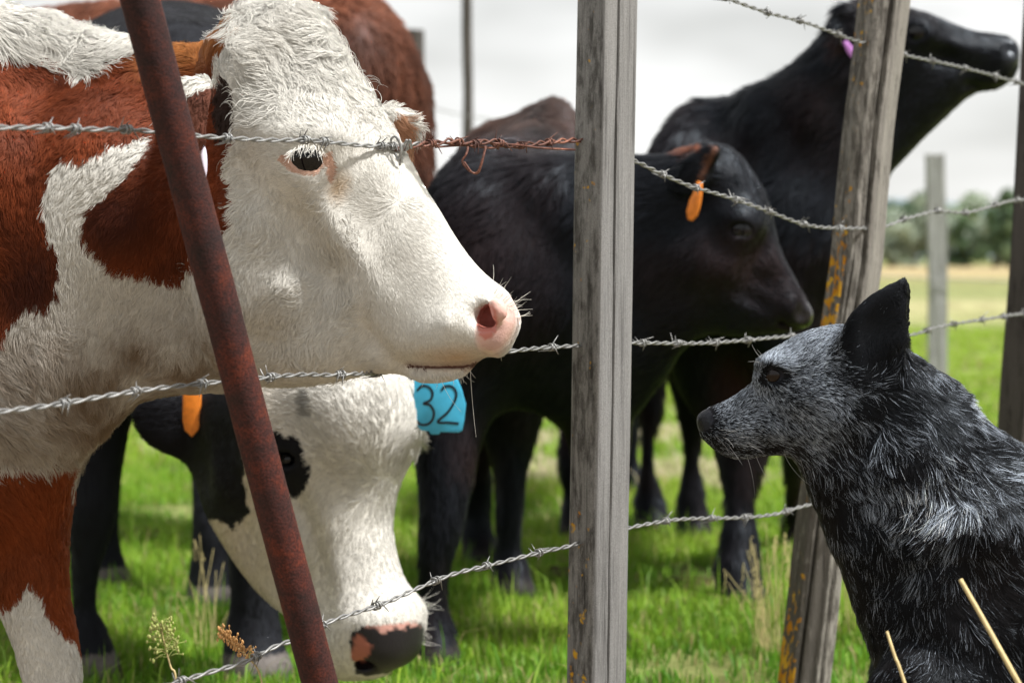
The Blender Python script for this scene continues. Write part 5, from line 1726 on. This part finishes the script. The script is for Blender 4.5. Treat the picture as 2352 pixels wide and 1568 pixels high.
F.ball(at(1703, 527, 4.138), (.018, .022, .0115), .004, sub=True)
F.limb(np.array([np.append(at(1844, 706, 4.19), .009), np.append(at(1848, 726, 4.185), .017), np.append(at(1856, 742, 4.19), .012)]), 0.005, sub=True)
F.limb(np.array([np.append(at(x, y, 4.20), .004) for x, y in ((1790, 738), (1820, 752), (1850, 756))]), .006, flat=((0, 1, 0), 8), sub=True)
F.ball(at(1700, 508, 4.165), (.030, .02, .008), .010, np.array([[.94, 0, -.34], [0, 1, 0], [.34, 0, .94]]))
F.slab(frame_at(1620, 400, 4.155, 25), [(1650, 335), (1658, 350), (1640, 390), (1620, 430), (1600, 455), (1572, 452), (1555, 425), (1560, 390), (1585, 355), (1620, 330)],
       [(1610, 395, .014, .03, 0), (1580, 440, .008, .02, 0)], k=0.02)
F.ball(at(1632, 385, 4.13), (.009, .02, .035), .008, np.array([[.9, 0, .43], [0, 1, 0], [-.43, 0, .9]]), sub=True)


def black_colour(extra=None):
    def f(V, N):
        n1 = vnoise(V, 9, 31)[:, None]; n2 = vnoise(V, 40, 32)[:, None]
        c = BLACK * .7 * (1 + .3 * n2) + np.array([.014, .0045, .002]) * np.clip(n1 + .1, 0, 1)
        c = np.where((V[:, 2] < 0.045)[:, None], np.array([.03, .026, .024]), c)
        if extra: c = extra(V, N, c)
        return np.clip(c, .003, .8)
    return f


def a_extra(V, N, c):
    x, y = proj(V)
    tt_ = np.clip((y - 332) / 90, 0, 1)
    g = np.clip(1.3 - np.abs(x - (1648 - 42 * tt_)) / 8, 0, 1)[:, None] * ((V[:, 1] < 4.17) & (y > 328) & (y < 424))[:, None]
    c = c + np.array([.12, .05, .026]) * g
    b = np.clip(1 - np.abs(y - (335 + .05 * (x - 1555))) / 14, 0, 1)[:, None] * ((x > 1520) & (x < 1610))[:, None]
    c = c + np.array([.16, .05, .02]) * b
    h = np.clip((340 - y) / 60, 0, 1)[:, None] * (x < 1340)[:, None]
    return c + np.array([.035, .016, .008]) * h


calf_a = skin_mesh('calf', F, black_colour(a_extra), M_SKIN_DARK, soft=1, smooth=2, wet=lambda V: np.clip(1.5 - np.hypot((proj(V)[0] - 1856) / 26, (proj(V)[1] - 728) / 36), 0, 1))
tag(calf_a.o, 'black calf with an orange ear tag behind the squared post, looking at the dog', 'calf')
a_flow = flow_from([(1700, 400, -.2, -1), (1740, 480, 0, -1), (1800, 640, -.5, -.6), (1650, 560, -.7, .7), (1600, 400, -1, .2), (1540, 360, -1, .1), (1540, 560, -.8, .6), (1400, 400, -.6, .8), (1200, 360, -.5, .8),
                    (1150, 500, -.5, .9), (1250, 700, -.5, .9), (1050, 700, -.2, 1), (1000, 1200, 0, 1), (1170, 1200, 0, 1), (1260, 270, .2, .6)])
make_fur('coat', calf_a.V, calf_a.Q, calf_a.N, calf_a.o, 110000, view_weight(), a_flow, lambda P, n: np.where(proj(P)[0] > 1600, .009, .03) * (P[:, 2] > .08) * (np.hypot((proj(P)[0] - 1703) / 30, (proj(P)[1] - 526) / 20) > 1) * (np.hypot((proj(P)[0] - 1858) / 26, (proj(P)[1] - 728) / 34) > 1), coat_colour(black_colour(a_extra), .6, 1.8), M_FUR_DARK,
         radius=.00065, lift=.22, curl=.4, curl_scale=16, clump=.6, clump_size=.018, k=4, seed=23, jitter=.14)
new_mesh('eye', *sphere_mesh(at(1703, 527, 4.164), .026), M_EYE, parent=calf_a.o)
tg = new_mesh('ear_tag', *plate([(1602, 416), (1612, 420), (1613, 440), (1609, 470), (1602, 496), (1590, 508), (1580, 504), (1577, 486), (1584, 460), (1594, 440)], frame_at(1595, 460, 4.115, 30), .004, .08), M_TAG_O, parent=calf_a.o)
tg['label'] = 'curled orange tag'

# ---------------------------------------------------------------- black cow with its head up
F = Field(axis(0.12, 1.16, 0.62, 1.10, 0.0055, 0.014), axis(4.6, 6.6, 4.84, 5.08, 0.006, 0.018), axis(-0.03, 1.32, 1.0, 1.28, 0.0055, 0.015))
F.limb(np.array([[*at(1690, 560, 5.35), .21], [*at(1640, 560, 5.75), .235], [*at(1600, 560, 6.2), .22]]), .08)
BFm = frame_at(2100, 130, 4.98, 3)
F.slab(BFm, [(1935, 25), (1960, 8), (2000, 2), (2045, 8), (2085, 20), (2130, 32), (2180, 53), (2230, 71), (2290, 80), (2322, 87), (2338, 102), (2343, 130), (2337, 163), (2322, 186), (2306, 200),
             (2280, 210), (2250, 212), (2220, 226), (2180, 262), (2130, 310), (2080, 362), (2040, 408), (2000, 490), (1965, 610), (1930, 730), (1890, 850), (1810, 940), (1720, 980), (1620, 960), (1550, 860),
             (1500, 640), (1488, 470), (1488, 370), (1500, 330), (1522, 290), (1552, 250), (1590, 224), (1625, 212), (1655, 216), (1690, 214), (1725, 193), (1770, 180), (1820, 150), (1860, 112), (1895, 75)],
       [(2040, 90, .09, .085, 0), (2110, 100, .095, .08, 0), (2190, 130, .07, .06, 0), (2300, 140, .055, .055, 0), (2260, 190, .045, .04, 0), (2110, 230, .07, .08, 0), (1960, 130, .075, .08, 0), (2020, 350, .075, .09, 0),
        (1880, 250, .085, .1, -.02), (1760, 280, .09, .1, -.08), (1920, 550, .11, .13, -.02), (1800, 500, .15, .16, -.08), (1760, 750, .17, .17, -.08), (1640, 450, .17, .16, -.18), (1560, 600, .17, .16, -.25), (1640, 260, .08, .09, -.2), (1650, 850, .15, .15, -.2)],
       k=.06, res=.008, bumps=[(2105, 75, 24, 20, 0, 0.0170), (2160, 100, 50, 14, 15, 0.0136), (2150, 140, 50, 14, 15, -0.0136), (2050, 180, 60, 50, 0, 0.0170), (2320, 110, 18, 16, 0, 0.0102), (1800, 600, 60, 120, 10, 0.0204), (1700, 430, 20, 120, 20, -0.0204)])
F.ball(at(2105, 74, 4.905), .036, .03)
F.ball(at(2106, 76, 4.866), (.019, .022, .0125), .004, sub=True)
F.limb(np.array([np.append(at(2314, 97, 4.92), .012), np.append(at(2324, 113, 4.92), .015)]), .006, sub=True)
F.limb(np.array([np.append(at(x, y, 4.93), .004) for x, y in ((2220, 190), (2270, 200), (2312, 192))]), .006, flat=((0, 1, 0), 8), sub=True)
F.slab(frame_at(1940, 50, 4.90, -10), [(1978, 20), (1950, 2), (1925, 5), (1908, 25), (1902, 55), (1890, 62), (1908, 80), (1935, 96), (1965, 96), (1985, 70)],
       [(1940, 50, .014, .03, 0)], k=.02)
F.ball(at(1948, 45, 4.885), (.024, .014, .03), .01, sub=True)
leg(F, [(1700, 780, 120, 5.2), (1705, 960, 80, 5.12), (1704, 1050, 55, 5.08), (1700, 1130, 33, 5.05), (1698, 1170, 30, 5.04), (1698, 1250, 42, 5.02), (1694, 1320, 42, 5.0), (1690, 1370, 44, 5.0)], .06)
hoof(F, 1690, 5.0, .05)
leg(F, [(1850, 780, 90, 5.4), (1835, 960, 44, 5.6), (1825, 1080, 26, 5.8), (1824, 1160, 22, 5.9), (1826, 1220, 24, 5.95)], .06)
hoof(F, 1826, 5.95, .045)
leg(F, [(1600, 700, 120, 6.05), (1600, 860, 66, 6.08), (1592, 980, 32, 6.1), (1590, 1060, 22, 6.1), (1588, 1140, 33, 6.1), (1586, 1210, 30, 6.1)], .06)
hoof(F, 1586, 6.1, .05)
leg(F, [(1660, 720, 100, 6.3), (1680, 900, 50, 6.35), (1690, 1050, 26, 6.35), (1690, 1180, 26, 6.35)], .06)
hoof(F, 1690, 6.35, .045)


def b_extra(V, N, c):
    x, y = proj(V)
    g = np.clip(1 - np.hypot((x - 1690) / 70, (y - 870) / 110), 0, 1)[:, None]
    c = c + np.array([.035, .008, .003]) * g
    g = np.clip(1 - np.hypot((x - 1930) / 34, (y - 100) / 30), 0, 1)[:, None]
    return c + np.array([.05, .018, .01]) * g


cow_b = skin_mesh('cow', F, black_colour(b_extra), M_SKIN_DARK, soft=1, smooth=2, wet=lambda V: np.clip(1.5 - np.hypot((proj(V)[0] - 2330) / 24, (proj(V)[1] - 120) / 34), 0, 1))
tag(cow_b.o, 'tall black cow with its head raised against the sky beyond the leaning post', 'cow')
b_flow = flow_from([(2200, 100, -1, -.1), (2050, 150, -.8, .5), (1950, 300, -.6, .9), (1800, 300, -.5, .8), (1780, 190, -.8, -.3), (1650, 230, -.7, .2), (1560, 300, -.5, .8), (1700, 600, -.3, 1), (1800, 700, 0, 1), (1690, 1200, 0, 1), (1590, 1100, 0, 1)])
make_fur('coat', cow_b.V, cow_b.Q, cow_b.N, cow_b.o, 80000, view_weight(), b_flow, lambda P, n: np.where(proj(P)[0] > 2040, .010, .034) * (P[:, 2] > .08) * (np.hypot((proj(P)[0] - 2106) / 26, (proj(P)[1] - 76) / 18) > 1) * (np.hypot((proj(P)[0] - 2332) / 24, (proj(P)[1] - 118) / 32) > 1), coat_colour(black_colour(b_extra), .6, 1.7), M_FUR_DARK,
         radius=.0008, lift=.22, curl=.4, curl_scale=15, clump=.6, clump_size=.022, k=4, seed=33, jitter=.14)
new_mesh('eye', *sphere_mesh(at(2106, 76, 4.893), .026), M_EYE, parent=cow_b.o)
tg = new_mesh('ear_tag', *plate([(1936, 96), (1946, 94), (1966, 118), (1972, 140), (1962, 142), (1946, 122)], frame_at(1950, 118, 4.875, 0), .004, .08), M_TAG_P, parent=cow_b.o)
tg['label'] = 'violet tag below the ear'

# ---------------------------------------------------------------- brown cow far behind the first one
F = Field(axis(-1.75, 0.05, -0.6, -0.1, 0.014, 0.02), axis(5.3, 7.3, 5.5, 6.0, 0.014, 0.022), axis(-0.03, 1.50, 0.7, 1.45, 0.014, 0.02))
F.limb(np.array([[*at(715, 270, 5.95), .265], [*at(560, 275, 6.2), .31], [*at(200, 290, 6.5), .32], [*at(-100, 300, 6.75), .28]]), .1)
F.ball(at(800, 250, 5.85), (.17, .2, .28), .1)
F.limb(np.array([[*at(960, 200, 5.9), .02], [*at(975, 380, 5.9), .022], [*at(960, 700, 5.92), .02], [*at(955, 850, 5.92), .035]]), .04)
for px, Y in ((830, 5.8), (700, 6.15), (60, 6.5), (-90, 6.85)):
    leg(F, [(px, 450, 150, Y), (px + 10, 750, 80, Y), (px, 950, 48, Y), (px - 4, 1130, 42, Y), (px, gy(Y) - 40, 48, Y)], .08)
    hoof(F, px, Y, .06)
F.limb(np.array([[*at(-100, 250, 6.75), .2], [*at(-330, 330, 6.9), .15], [*at(-480, 480, 6.95), .11]]), .08)
F.limb(np.array([[*at(-470, 440, 6.95), .12], [*at(-510, 600, 6.9), .09], [*at(-530, 720, 6.85), .07]]), .05)


def brown_colour(V, N):
    n1 = vnoise(V, 7, 41)[:, None]; n2 = vnoise(V, 30, 42)[:, None]
    c = np.array([.085, .030, .016]) * (1 + .45 * n1 + .25 * n2)
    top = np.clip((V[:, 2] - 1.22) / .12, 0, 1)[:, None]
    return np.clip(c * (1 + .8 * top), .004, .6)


cow_d = skin_mesh('cow', F, brown_colour, M_SKIN_DARK, soft=1, smooth=2)
tag(cow_d.o, 'big dull brown cow with its rump towards the far fence posts', 'cow')
make_fur('coat', cow_d.V, cow_d.Q, cow_d.N, cow_d.o, 40000, view_weight(), lambda P, n: np.tile([.2, .1, -1.0], (len(P), 1)), lambda P, n: np.full(len(P), .03) * (P[:, 2] > .1), coat_colour(brown_colour, .7, 1.5), M_FUR,
         radius=.0013, lift=.35, curl=.6, curl_scale=18, clump=.55, clump_size=.03, k=4, seed=43)

# ---------------------------------------------------------------- dark calf that shows little more than its legs
F = Field(axis(-0.05, 0.60, 0.1, 0.45, 0.012, 0.02), axis(5.9, 7.9, 6.1, 6.8, 0.016, 0.025), axis(-0.03, 1.02, 0.05, 0.9, 0.012, 0.02))
F.limb(np.array([[*at(1395, 590, 6.35), .17], [*at(1410, 580, 6.75), .19], [*at(1420, 580, 7.15), .17]]), .08)
leg(F, [(1320, 700, 90, 6.25), (1310, 860, 52, 6.2), (1308, 980, 28, 6.18), (1306, 1060, 30, 6.16), (1314, 1150, 22, 6.16), (1318, 1220, 24, 6.16)], .05)
hoof(F, 1318, 6.16, .045)
leg(F, [(1462, 700, 90, 6.4), (1482, 860, 50, 6.36), (1494, 940, 34, 6.33), (1486, 1020, 20, 6.31), (1486, 1080, 22, 6.3), (1490, 1150, 34, 6.3), (1492, 1190, 30, 6.3)], .05)
hoof(F, 1492, 6.3, .05)
for px, Y in ((1360, 7.1), (1450, 7.2)):
    leg(F, [(px, 650, 80, Y), (px, 850, 40, Y), (px, 1000, 24, Y), (px, gy(Y) - 20, 24, Y)], .05)
    hoof(F, px, Y, .045)
F.limb(np.array([[*at(1415, 560, 7.15), .13], [*at(1400, 640, 7.4), .1], [*at(1395, 800, 7.5), .075]]), .06)
F.limb(np.array([[*at(1395, 790, 7.5), .085], [*at(1392, 960, 7.5), .055]]), .04)


def c_extra(V, N, c):
    g = np.clip(1 - np.abs(V[:, 2] - .36) / .2, 0, 1)[:, None]
    return c + np.array([.03, .006, .002]) * g * np.clip(vnoise(V, 8, 3) + .4, 0, 1)[:, None]


calf_c = skin_mesh('calf', F, black_colour(c_extra), M_SKIN_DARK, soft=1, smooth=2)
tag(calf_c.o, 'reddish black calf half hidden by the squared post, only its legs in view', 'calf')
make_fur('coat', calf_c.V, calf_c.Q, calf_c.N, calf_c.o, 14000, view_weight(), lambda P, n: np.tile([0, 0, -1.0], (len(P), 1)), lambda P, n: np.full(len(P), .025) * (P[:, 2] > .08), coat_colour(black_colour(c_extra), .7, 1.6), M_FUR_DARK,
         radius=.0013, lift=.3, clump=.5, clump_size=.03, k=4, seed=53)
# ---------------------------------------------------------------- speckled dog sitting outside the fence
DY = 2.72
DF = frame_at(1900, 1000, DY, 0)
F = Field(axis(0.19, 0.80, 0.20, 0.585, 0.004, 0.014), axis(2.45, 2.98, 2.58, 2.84, 0.0042, 0.012), axis(-0.02, 0.73, 0.245, 0.71, 0.004, 0.013))
# trunk
F.slab(DF, [(1850, 1040), (1862, 1112), (1884, 1158), (1912, 1230), (1938, 1282), (1960, 1341), (1990, 1426), (2018, 1497), (2048, 1568), (2070, 1680), (2085, 1800), (2150, 1900), (2300, 1960), (2480, 2000), (2590, 1960),
            (2640, 1800), (2620, 1600), (2560, 1400), (2480, 1210), (2400, 1105), (2340, 1042), (2290, 1008), (2240, 965), (2205, 925), (2168, 882), (2122, 846), (2075, 815), (2000, 830), (1900, 920)],
       [(1950, 950, .06, .07, 0), (2080, 900, .06, .07, 0), (1920, 1120, .062, .065, 0), (2080, 1050, .078, .085, 0), (2200, 1020, .075, .08, 0), (2000, 1280, .075, .08, 0), (2150, 1250, .095, .1, 0), (2300, 1200, .10, .1, 0),
        (2080, 1480, .085, .08, 0), (2200, 1450, .11, .11, 0), (2400, 1400, .125, .13, 0), (2150, 1750, .09, .09, 0), (2450, 1750, .14, .14, 0)],
       k=.03, bumps=[(2060, 1120, 40, 90, 20, .006), (2180, 1160, 60, 40, -20, .010), (2100, 1250, 70, 20, -35, -.006), (2130, 1380, 40, 110, -15, .006), (2020, 1400, 20, 120, -15, .004), (1975, 1000, 16, 90, 25, -.008)])
# legs, haunches, tail
for s, yy in ((-1, DY - .075), (1, DY + .075)):
    F.limb(np.array([[*at(2140, 1600, yy)[:1], yy, .24, .06], [at(2125, 1800, yy)[0], yy, .14, .034], [at(2120, 1900, yy)[0], yy, .06, .028], [at(2090, 1950, yy)[0], yy - 0, .022, .032], [at(2055, 1950, yy)[0], yy, .016, .026]]), .03)
    F.ball((at(2480, 1800, yy)[0], DY + s * .10, .13), (.12, .055, .13), .05)
    F.limb(np.array([[at(2480, 1900, yy)[0], DY + s * .12, .05, .04], [at(2330, 1950, yy)[0], DY + s * .13, .022, .028], [at(2270, 1950, yy)[0], DY + s * .13, .018, .026]]), .03)
F.limb(np.array([[at(2600, 1850, DY)[0], DY, .08, .04], [at(2700, 1950, DY)[0], DY + .05, .03, .03], [at(2780, 1950, DY)[0], DY + .14, .03, .022]]), .03)
# head
F.slab(DF, [(1597, 967), (1599, 952), (1611, 942), (1642, 931), (1675, 917), (1720, 888), (1742, 862), (1752, 836), (1768, 812), (1790, 797), (1838, 770), (1888, 754), (1936, 748), (1990, 760), (2040, 790),
            (2060, 850), (2040, 930), (1980, 1010), (1900, 1048), (1848, 1056), (1800, 1041), (1757, 1043), (1705, 1052), (1668, 1046), (1638, 1030), (1618, 1012), (1604, 990)],
       [(1612, 965, .016, .02, 0), (1650, 970, .027, .035, 0), (1640, 1010, .024, .028, 0), (1700, 960, .034, .045, 0), (1700, 1020, .030, .04, 0), (1745, 900, .037, .045, 0), (1770, 960, .046, .06, 0), (1780, 1020, .036, .04, 0),
        (1790, 850, .046, .05, 0), (1850, 820, .055, .055, 0), (1860, 900, .064, .07, 0), (1880, 980, .064, .07, 0), (1950, 850, .066, .07, 0), (1980, 950, .068, .08, 0), (1840, 1030, .045, .05, 0)],
       k=.025, n_exp=2.2, res=.004, bumps=[(1790, 838, 22, 9, -20, .007), (1752, 872, 9, 18, 20, -.006), (1800, 905, 40, 14, 10, .005), (1790, 955, 50, 12, 15, -.005), (1900, 950, 40, 40, 0, .006), (1760, 990, 30, 10, 0, .003),
                                            (1830, 1010, 30, 14, -30, -.003), (1670, 985, 30, 20, 0, .003), (1640, 955, 14, 8, 0, -.003)])
F.ball(at(1776, 858, 2.697), .020, .016)
F.ball(at(1774, 843, 2.685), (.016, .012, .005), .008)
F.ball(at(1776, 860, 2.676), (.0095, .012, .0060), .003, sub=True)
F.limb(np.array([np.append(at(x, y, z), .0022) for x, y, z in ((1630, 1012, 2.70), (1665, 1030, 2.693), (1715, 1034, 2.69), (1750, 1026, 2.685), (1772, 1020, 2.684))]), .004, flat=((0, 1, 0), 6), sub=True)
F.limb(np.array([np.append(at(1610, 972, 2.707), .0035), np.append(at(1618, 976, 2.703), .0025)]), .004, sub=True)
# ears
EAR_D = [(1922, 800), (1942, 742), (1960, 712), (1998, 677), (2044, 648), (2070, 630), (2084, 618), (2088, 632), (2091, 675), (2085, 721), (2077, 773), (2072, 815), (2040, 848), (1990, 856), (1945, 840)]
F.slab(frame_at(2020, 760, 2.672, -8), EAR_D, [(2020, 740, .010, .02, 0), (2075, 650, .005, .012, 0), (2000, 820, .022, .03, -.01), (1960, 760, .011, .02, 0)], k=.014, res=.004)
F.ball(at(2022, 748, 2.657), (.024, .011, .044), .006, np.array([[.86, 0, -.5], [0, 1, 0], [.5, 0, .86]]), sub=True)
F.slab(frame_at(2020, 760, 2.772, 8), [(x + 4 + 0.02 * (2000 - x), y + 10) for x, y in EAR_D], [(2020, 740, .009, .02, 0), (2000, 820, .02, .03, .01)], k=.014, res=.004)


def dog_mix(P):
    """share of white hairs"""
    x, y = proj(P)
    m = idw(x, y, [(1620, 960, .0), (1640, 1000, .12), (1680, 940, .42), (1700, 990, .50), (1740, 900, .50), (1720, 1035, .28), (1780, 1000, .48), (1770, 1025, .1), (1800, 960, .34), (1820, 900, .25), (1795, 835, .75), (1776, 862, .05),
                   (1755, 830, .85), (1850, 790, .6), (1920, 760, .65), (1850, 860, .42), (1900, 930, .55), (1870, 1000, .42), (1830, 1035, .12), (1930, 860, .3), (1960, 1000, .45), (1990, 930, .2), (1900, 1060, .12),
                   (2020, 740, .03), (2080, 650, .0), (1990, 830, .06), (2080, 860, .18), (2140, 860, .6), (2200, 930, .75), (2040, 960, .42), (2100, 980, .38), (2160, 1000, .30), (2260, 1010, .5),
                   (2040, 1080, .40), (2120, 1090, .62), (2180, 1140, 1.0), (2120, 1170, .95), (2220, 1120, .8), (2240, 1090, .7), (2300, 1100, .75), (2330, 1060, .4), (2060, 1190, .45), (2100, 1220, .25), (2250, 1200, .12), (1900, 1150, .16),
                   (1960, 1300, .14), (2050, 1350, .16), (2150, 1350, .13), (2300, 1300, .14), (2050, 1500, .13), (2200, 1500, .15), (2320, 1450, .14), (1910, 1100, .3)], power=3.5)[:, 0]
    m = np.where(in_poly(x, y, EAR_D) & (P[:, 1] < 2.69), .004, m)
    m = np.where((np.abs(y - (1012 + 22 * np.sin(np.clip((x - 1625) / 150, 0, 1) * 2.4))) < 7) & (x > 1630) & (x < 1778), m * .25, m)
    m = np.where(np.hypot((x - 1774) / 34, (y - 862) / 20) < 1, .06, m)
    return np.clip(m, 0, 1), x, y


def dog_skin(V, N):
    m, x, y = dog_mix(V)
    c = BLACK * 1.2 + np.zeros((len(V), 1)) + m[:, None] * np.array([.05, .052, .06])
    nose = (np.hypot((x - 1612) / 24, (y - 962) / 26) < 1)
    c[nose] = np.array([.007, .007, .009])
    lip = (np.abs(y - 1030) < 8) & (x > 1640) & (x < 1775)
    c[lip] *= .5
    return np.clip(c, .003, .5)


dog = skin_mesh('dog', F, dog_skin, M_SKIN_DARK, soft=1, smooth=2, wet=lambda V: .5 * (np.hypot((proj(V)[0] - 1608) / 26, (proj(V)[1] - 962) / 28) < 1))
tag(dog.o, 'black and grey speckled dog with a pricked ear, sitting before the leaning post', 'dog')
dog_flow = flow_from([(1650, 950, 1, -.1), (1700, 930, .8, -.5), (1690, 1000, 1, .4), (1730, 1035, 1, .2), (1745, 880, .3, .9), (1760, 835, -.3, -.9), (1800, 840, .9, .2), (1830, 790, 1, -.5), (1900, 760, 1, -.1), (1800, 920, 1, .3),
                      (1790, 980, .9, .5), (1860, 900, 1, .05), (1880, 980, .9, .5), (1850, 1030, .8, .6), (1940, 870, 1, .2), (1940, 960, .8, .6), (1950, 1010, .3, .9), (1990, 1000, .5, .9), (2020, 740, .5, -.6), (2000, 830, -.2, -.8), (2080, 660, .3, -1),
                      (2070, 880, .3, .9), (2130, 850, .9, .7), (2200, 930, .8, .8), (2280, 1010, .9, .6), (2050, 980, .6, .8), (2130, 1000, .7, .8), (2200, 1060, .3, .9), (2120, 1120, -.3, 1), (2180, 1170, -.5, .8), (2080, 1190, .1, 1),
                      (2280, 1120, .2, 1), (2000, 1100, .3, 1), (1900, 1110, .5, .8), (1900, 1180, .1, .9), (1950, 1300, -.25, 1), (2000, 1450, -.4, .9), (2080, 1400, .1, 1), (2200, 1350, .4, 1), (2300, 1300, .7, .8), (2150, 1550, .1, 1), (2320, 1500, .5, 1)])


def dog_len(P, n):
    x, y = proj(P)
    L = idw(x, y, [(1650, 960, .004), (1700, 980, .006), (1740, 890, .006), (1776, 850, .006), (1755, 832, .010), (1850, 800, .008), (1850, 900, .008), (1900, 970, .012), (1920, 780, .008), (2020, 740, .007), (2080, 640, .002), (2085, 700, .003), (1970, 705, .003), (2000, 830, .010),
                   (2060, 880, .03), (2150, 880, .034), (2250, 980, .034), (2050, 1000, .034), (2150, 1100, .042), (2180, 1150, .045), (1950, 1050, .026), (1900, 1120, .022), (1960, 1300, .026), (2050, 1350, .026), (2200, 1300, .03), (2100, 1500, .026), (2320, 1300, .03)])[:, 0]
    L = np.where(np.hypot((x - 1611) / 26, (y - 962) / 28) < 1, 0, L)
    L = np.where(np.hypot((x - 1776) / 22, (y - 860) / 15) < 1, 0, L)
    return L


def dog_hair(P0, n0, t, r):
    m, x, y = dog_mix(P0)
    cl = 0.5 + 0.5 * vnoise(P0, 70, 61) + .25 * vnoise(P0, 160, 62)
    head = np.clip((1960 - x) / 80, 0, 1) * (y < 1070)
    p = np.clip(m * (head * 1.1 + (1 - head) * (0.06 + 1.7 * np.clip(cl, 0, 1.2) ** 2.6)), 0, 1)
    w = r.random(len(P0)) < p
    g = 0.10 + 0.60 * r.random(len(P0)) ** 1.3
    patch = np.exp(-(((x - 2150) / 90) ** 2 + ((y - 1140) / 60) ** 2)) + .8 * np.exp(-(((x - 2190) / 60) ** 2 + ((y - 900 - (x - 2190) * .9) / 30) ** 2))
    patch = patch + .8 * np.exp(-(((x - 2090) / 70) ** 2 + ((y - 1060) / 70) ** 2)) + .6 * np.exp(-(((x - 2290) / 60) ** 2 + ((y - 1070) / 45) ** 2))
    light = (g * (.62 + .38 * head + .95 * np.clip(patch, 0, 1)))[:, None] * np.array([.92, 1.04, 1.22])
    dark = (.004 + .005 * r.random(len(P0)))[:, None] * np.array([1.0, 1.0, 1.15])
    brown = np.clip(vnoise(P0, 9, 63), 0, 1)[:, None] * np.array([.004, .0015, 0])
    c = np.where(w[:, None], light, dark + brown)
    tip = np.where(w[:, None], 0.25 + 0.95 * t[None, :], 0.8 + 0.4 * t[None, :])
    return np.clip(c[:, None] * tip[..., None], .003, .85)


def dog_head(P):
    x, y = proj(P)
    return np.clip((2010 - x + .3 * (1000 - y)) / 60, 0, 1) * np.clip((1075 - y) / 20, 0, 1)


dog_w = lambda P, n: np.where(in_view(P), 1.0, .06) * np.where(n[:, 1] > .3, .35, 1.0)
make_fur('coat', dog.V, dog.Q, dog.N, dog.o, 240000, lambda P, n: dog_w(P, n) * (1 - dog_head(P)), dog_flow, dog_len, dog_hair, M_FUR_DOG,
         radius=.00032, lift=.40, curl=.6, curl_scale=40, clump=.68, clump_size=.008, k=6, seed=63, wave=(.0014, .6, 60))
make_fur('face_hair', dog.V, dog.Q, dog.N, dog.o, 110000, lambda P, n: dog_w(P, n) * dog_head(P), dog_flow, dog_len, dog_hair, M_FUR_DOG,
         radius=.00028, lift=.26, curl=.3, curl_scale=40, clump=.4, clump_size=.004, k=4, seed=64, jitter=.16)
new_mesh('eye', *sphere_mesh(at(1777, 860, 2.689), .0125), M_EYE_BROWN, parent=dog.o)
rt, di, ln = [], [], []
for i in range(14):
    x = r_.uniform(1640, 1730); y = r_.uniform(985, 1035)
    h, nn_ = hit(dog, x, y)
    if h is None: continue
    rt.append(h); di.append([.9 + r_.normal() * .3, -.9, -.35 + r_.normal() * .45]); ln.append(r_.uniform(.012, .028))
for x, y in ((1715, 1045), (1735, 1043), (1800, 1038), (1835, 1045), (1845, 1050)):
    h, nn_ = hit(dog, x, y)
    if h is None: continue
    rt.append(h); di.append([.35, -.2, -1]); ln.append(r_.uniform(.03, .055))
for x, y in ((1752, 836), (1756, 828), (1760, 822)):
    h, nn_ = hit(dog, x, y)
    if h is None: continue
    rt.append(h); di.append([-.8, -.2, .5]); ln.append(r_.uniform(.015, .03))
strands('whiskers', rt, di, np.array(ln), np.array([.4, .4, .39]), M_FUR, dog.o, .00022, .4, seed=7)
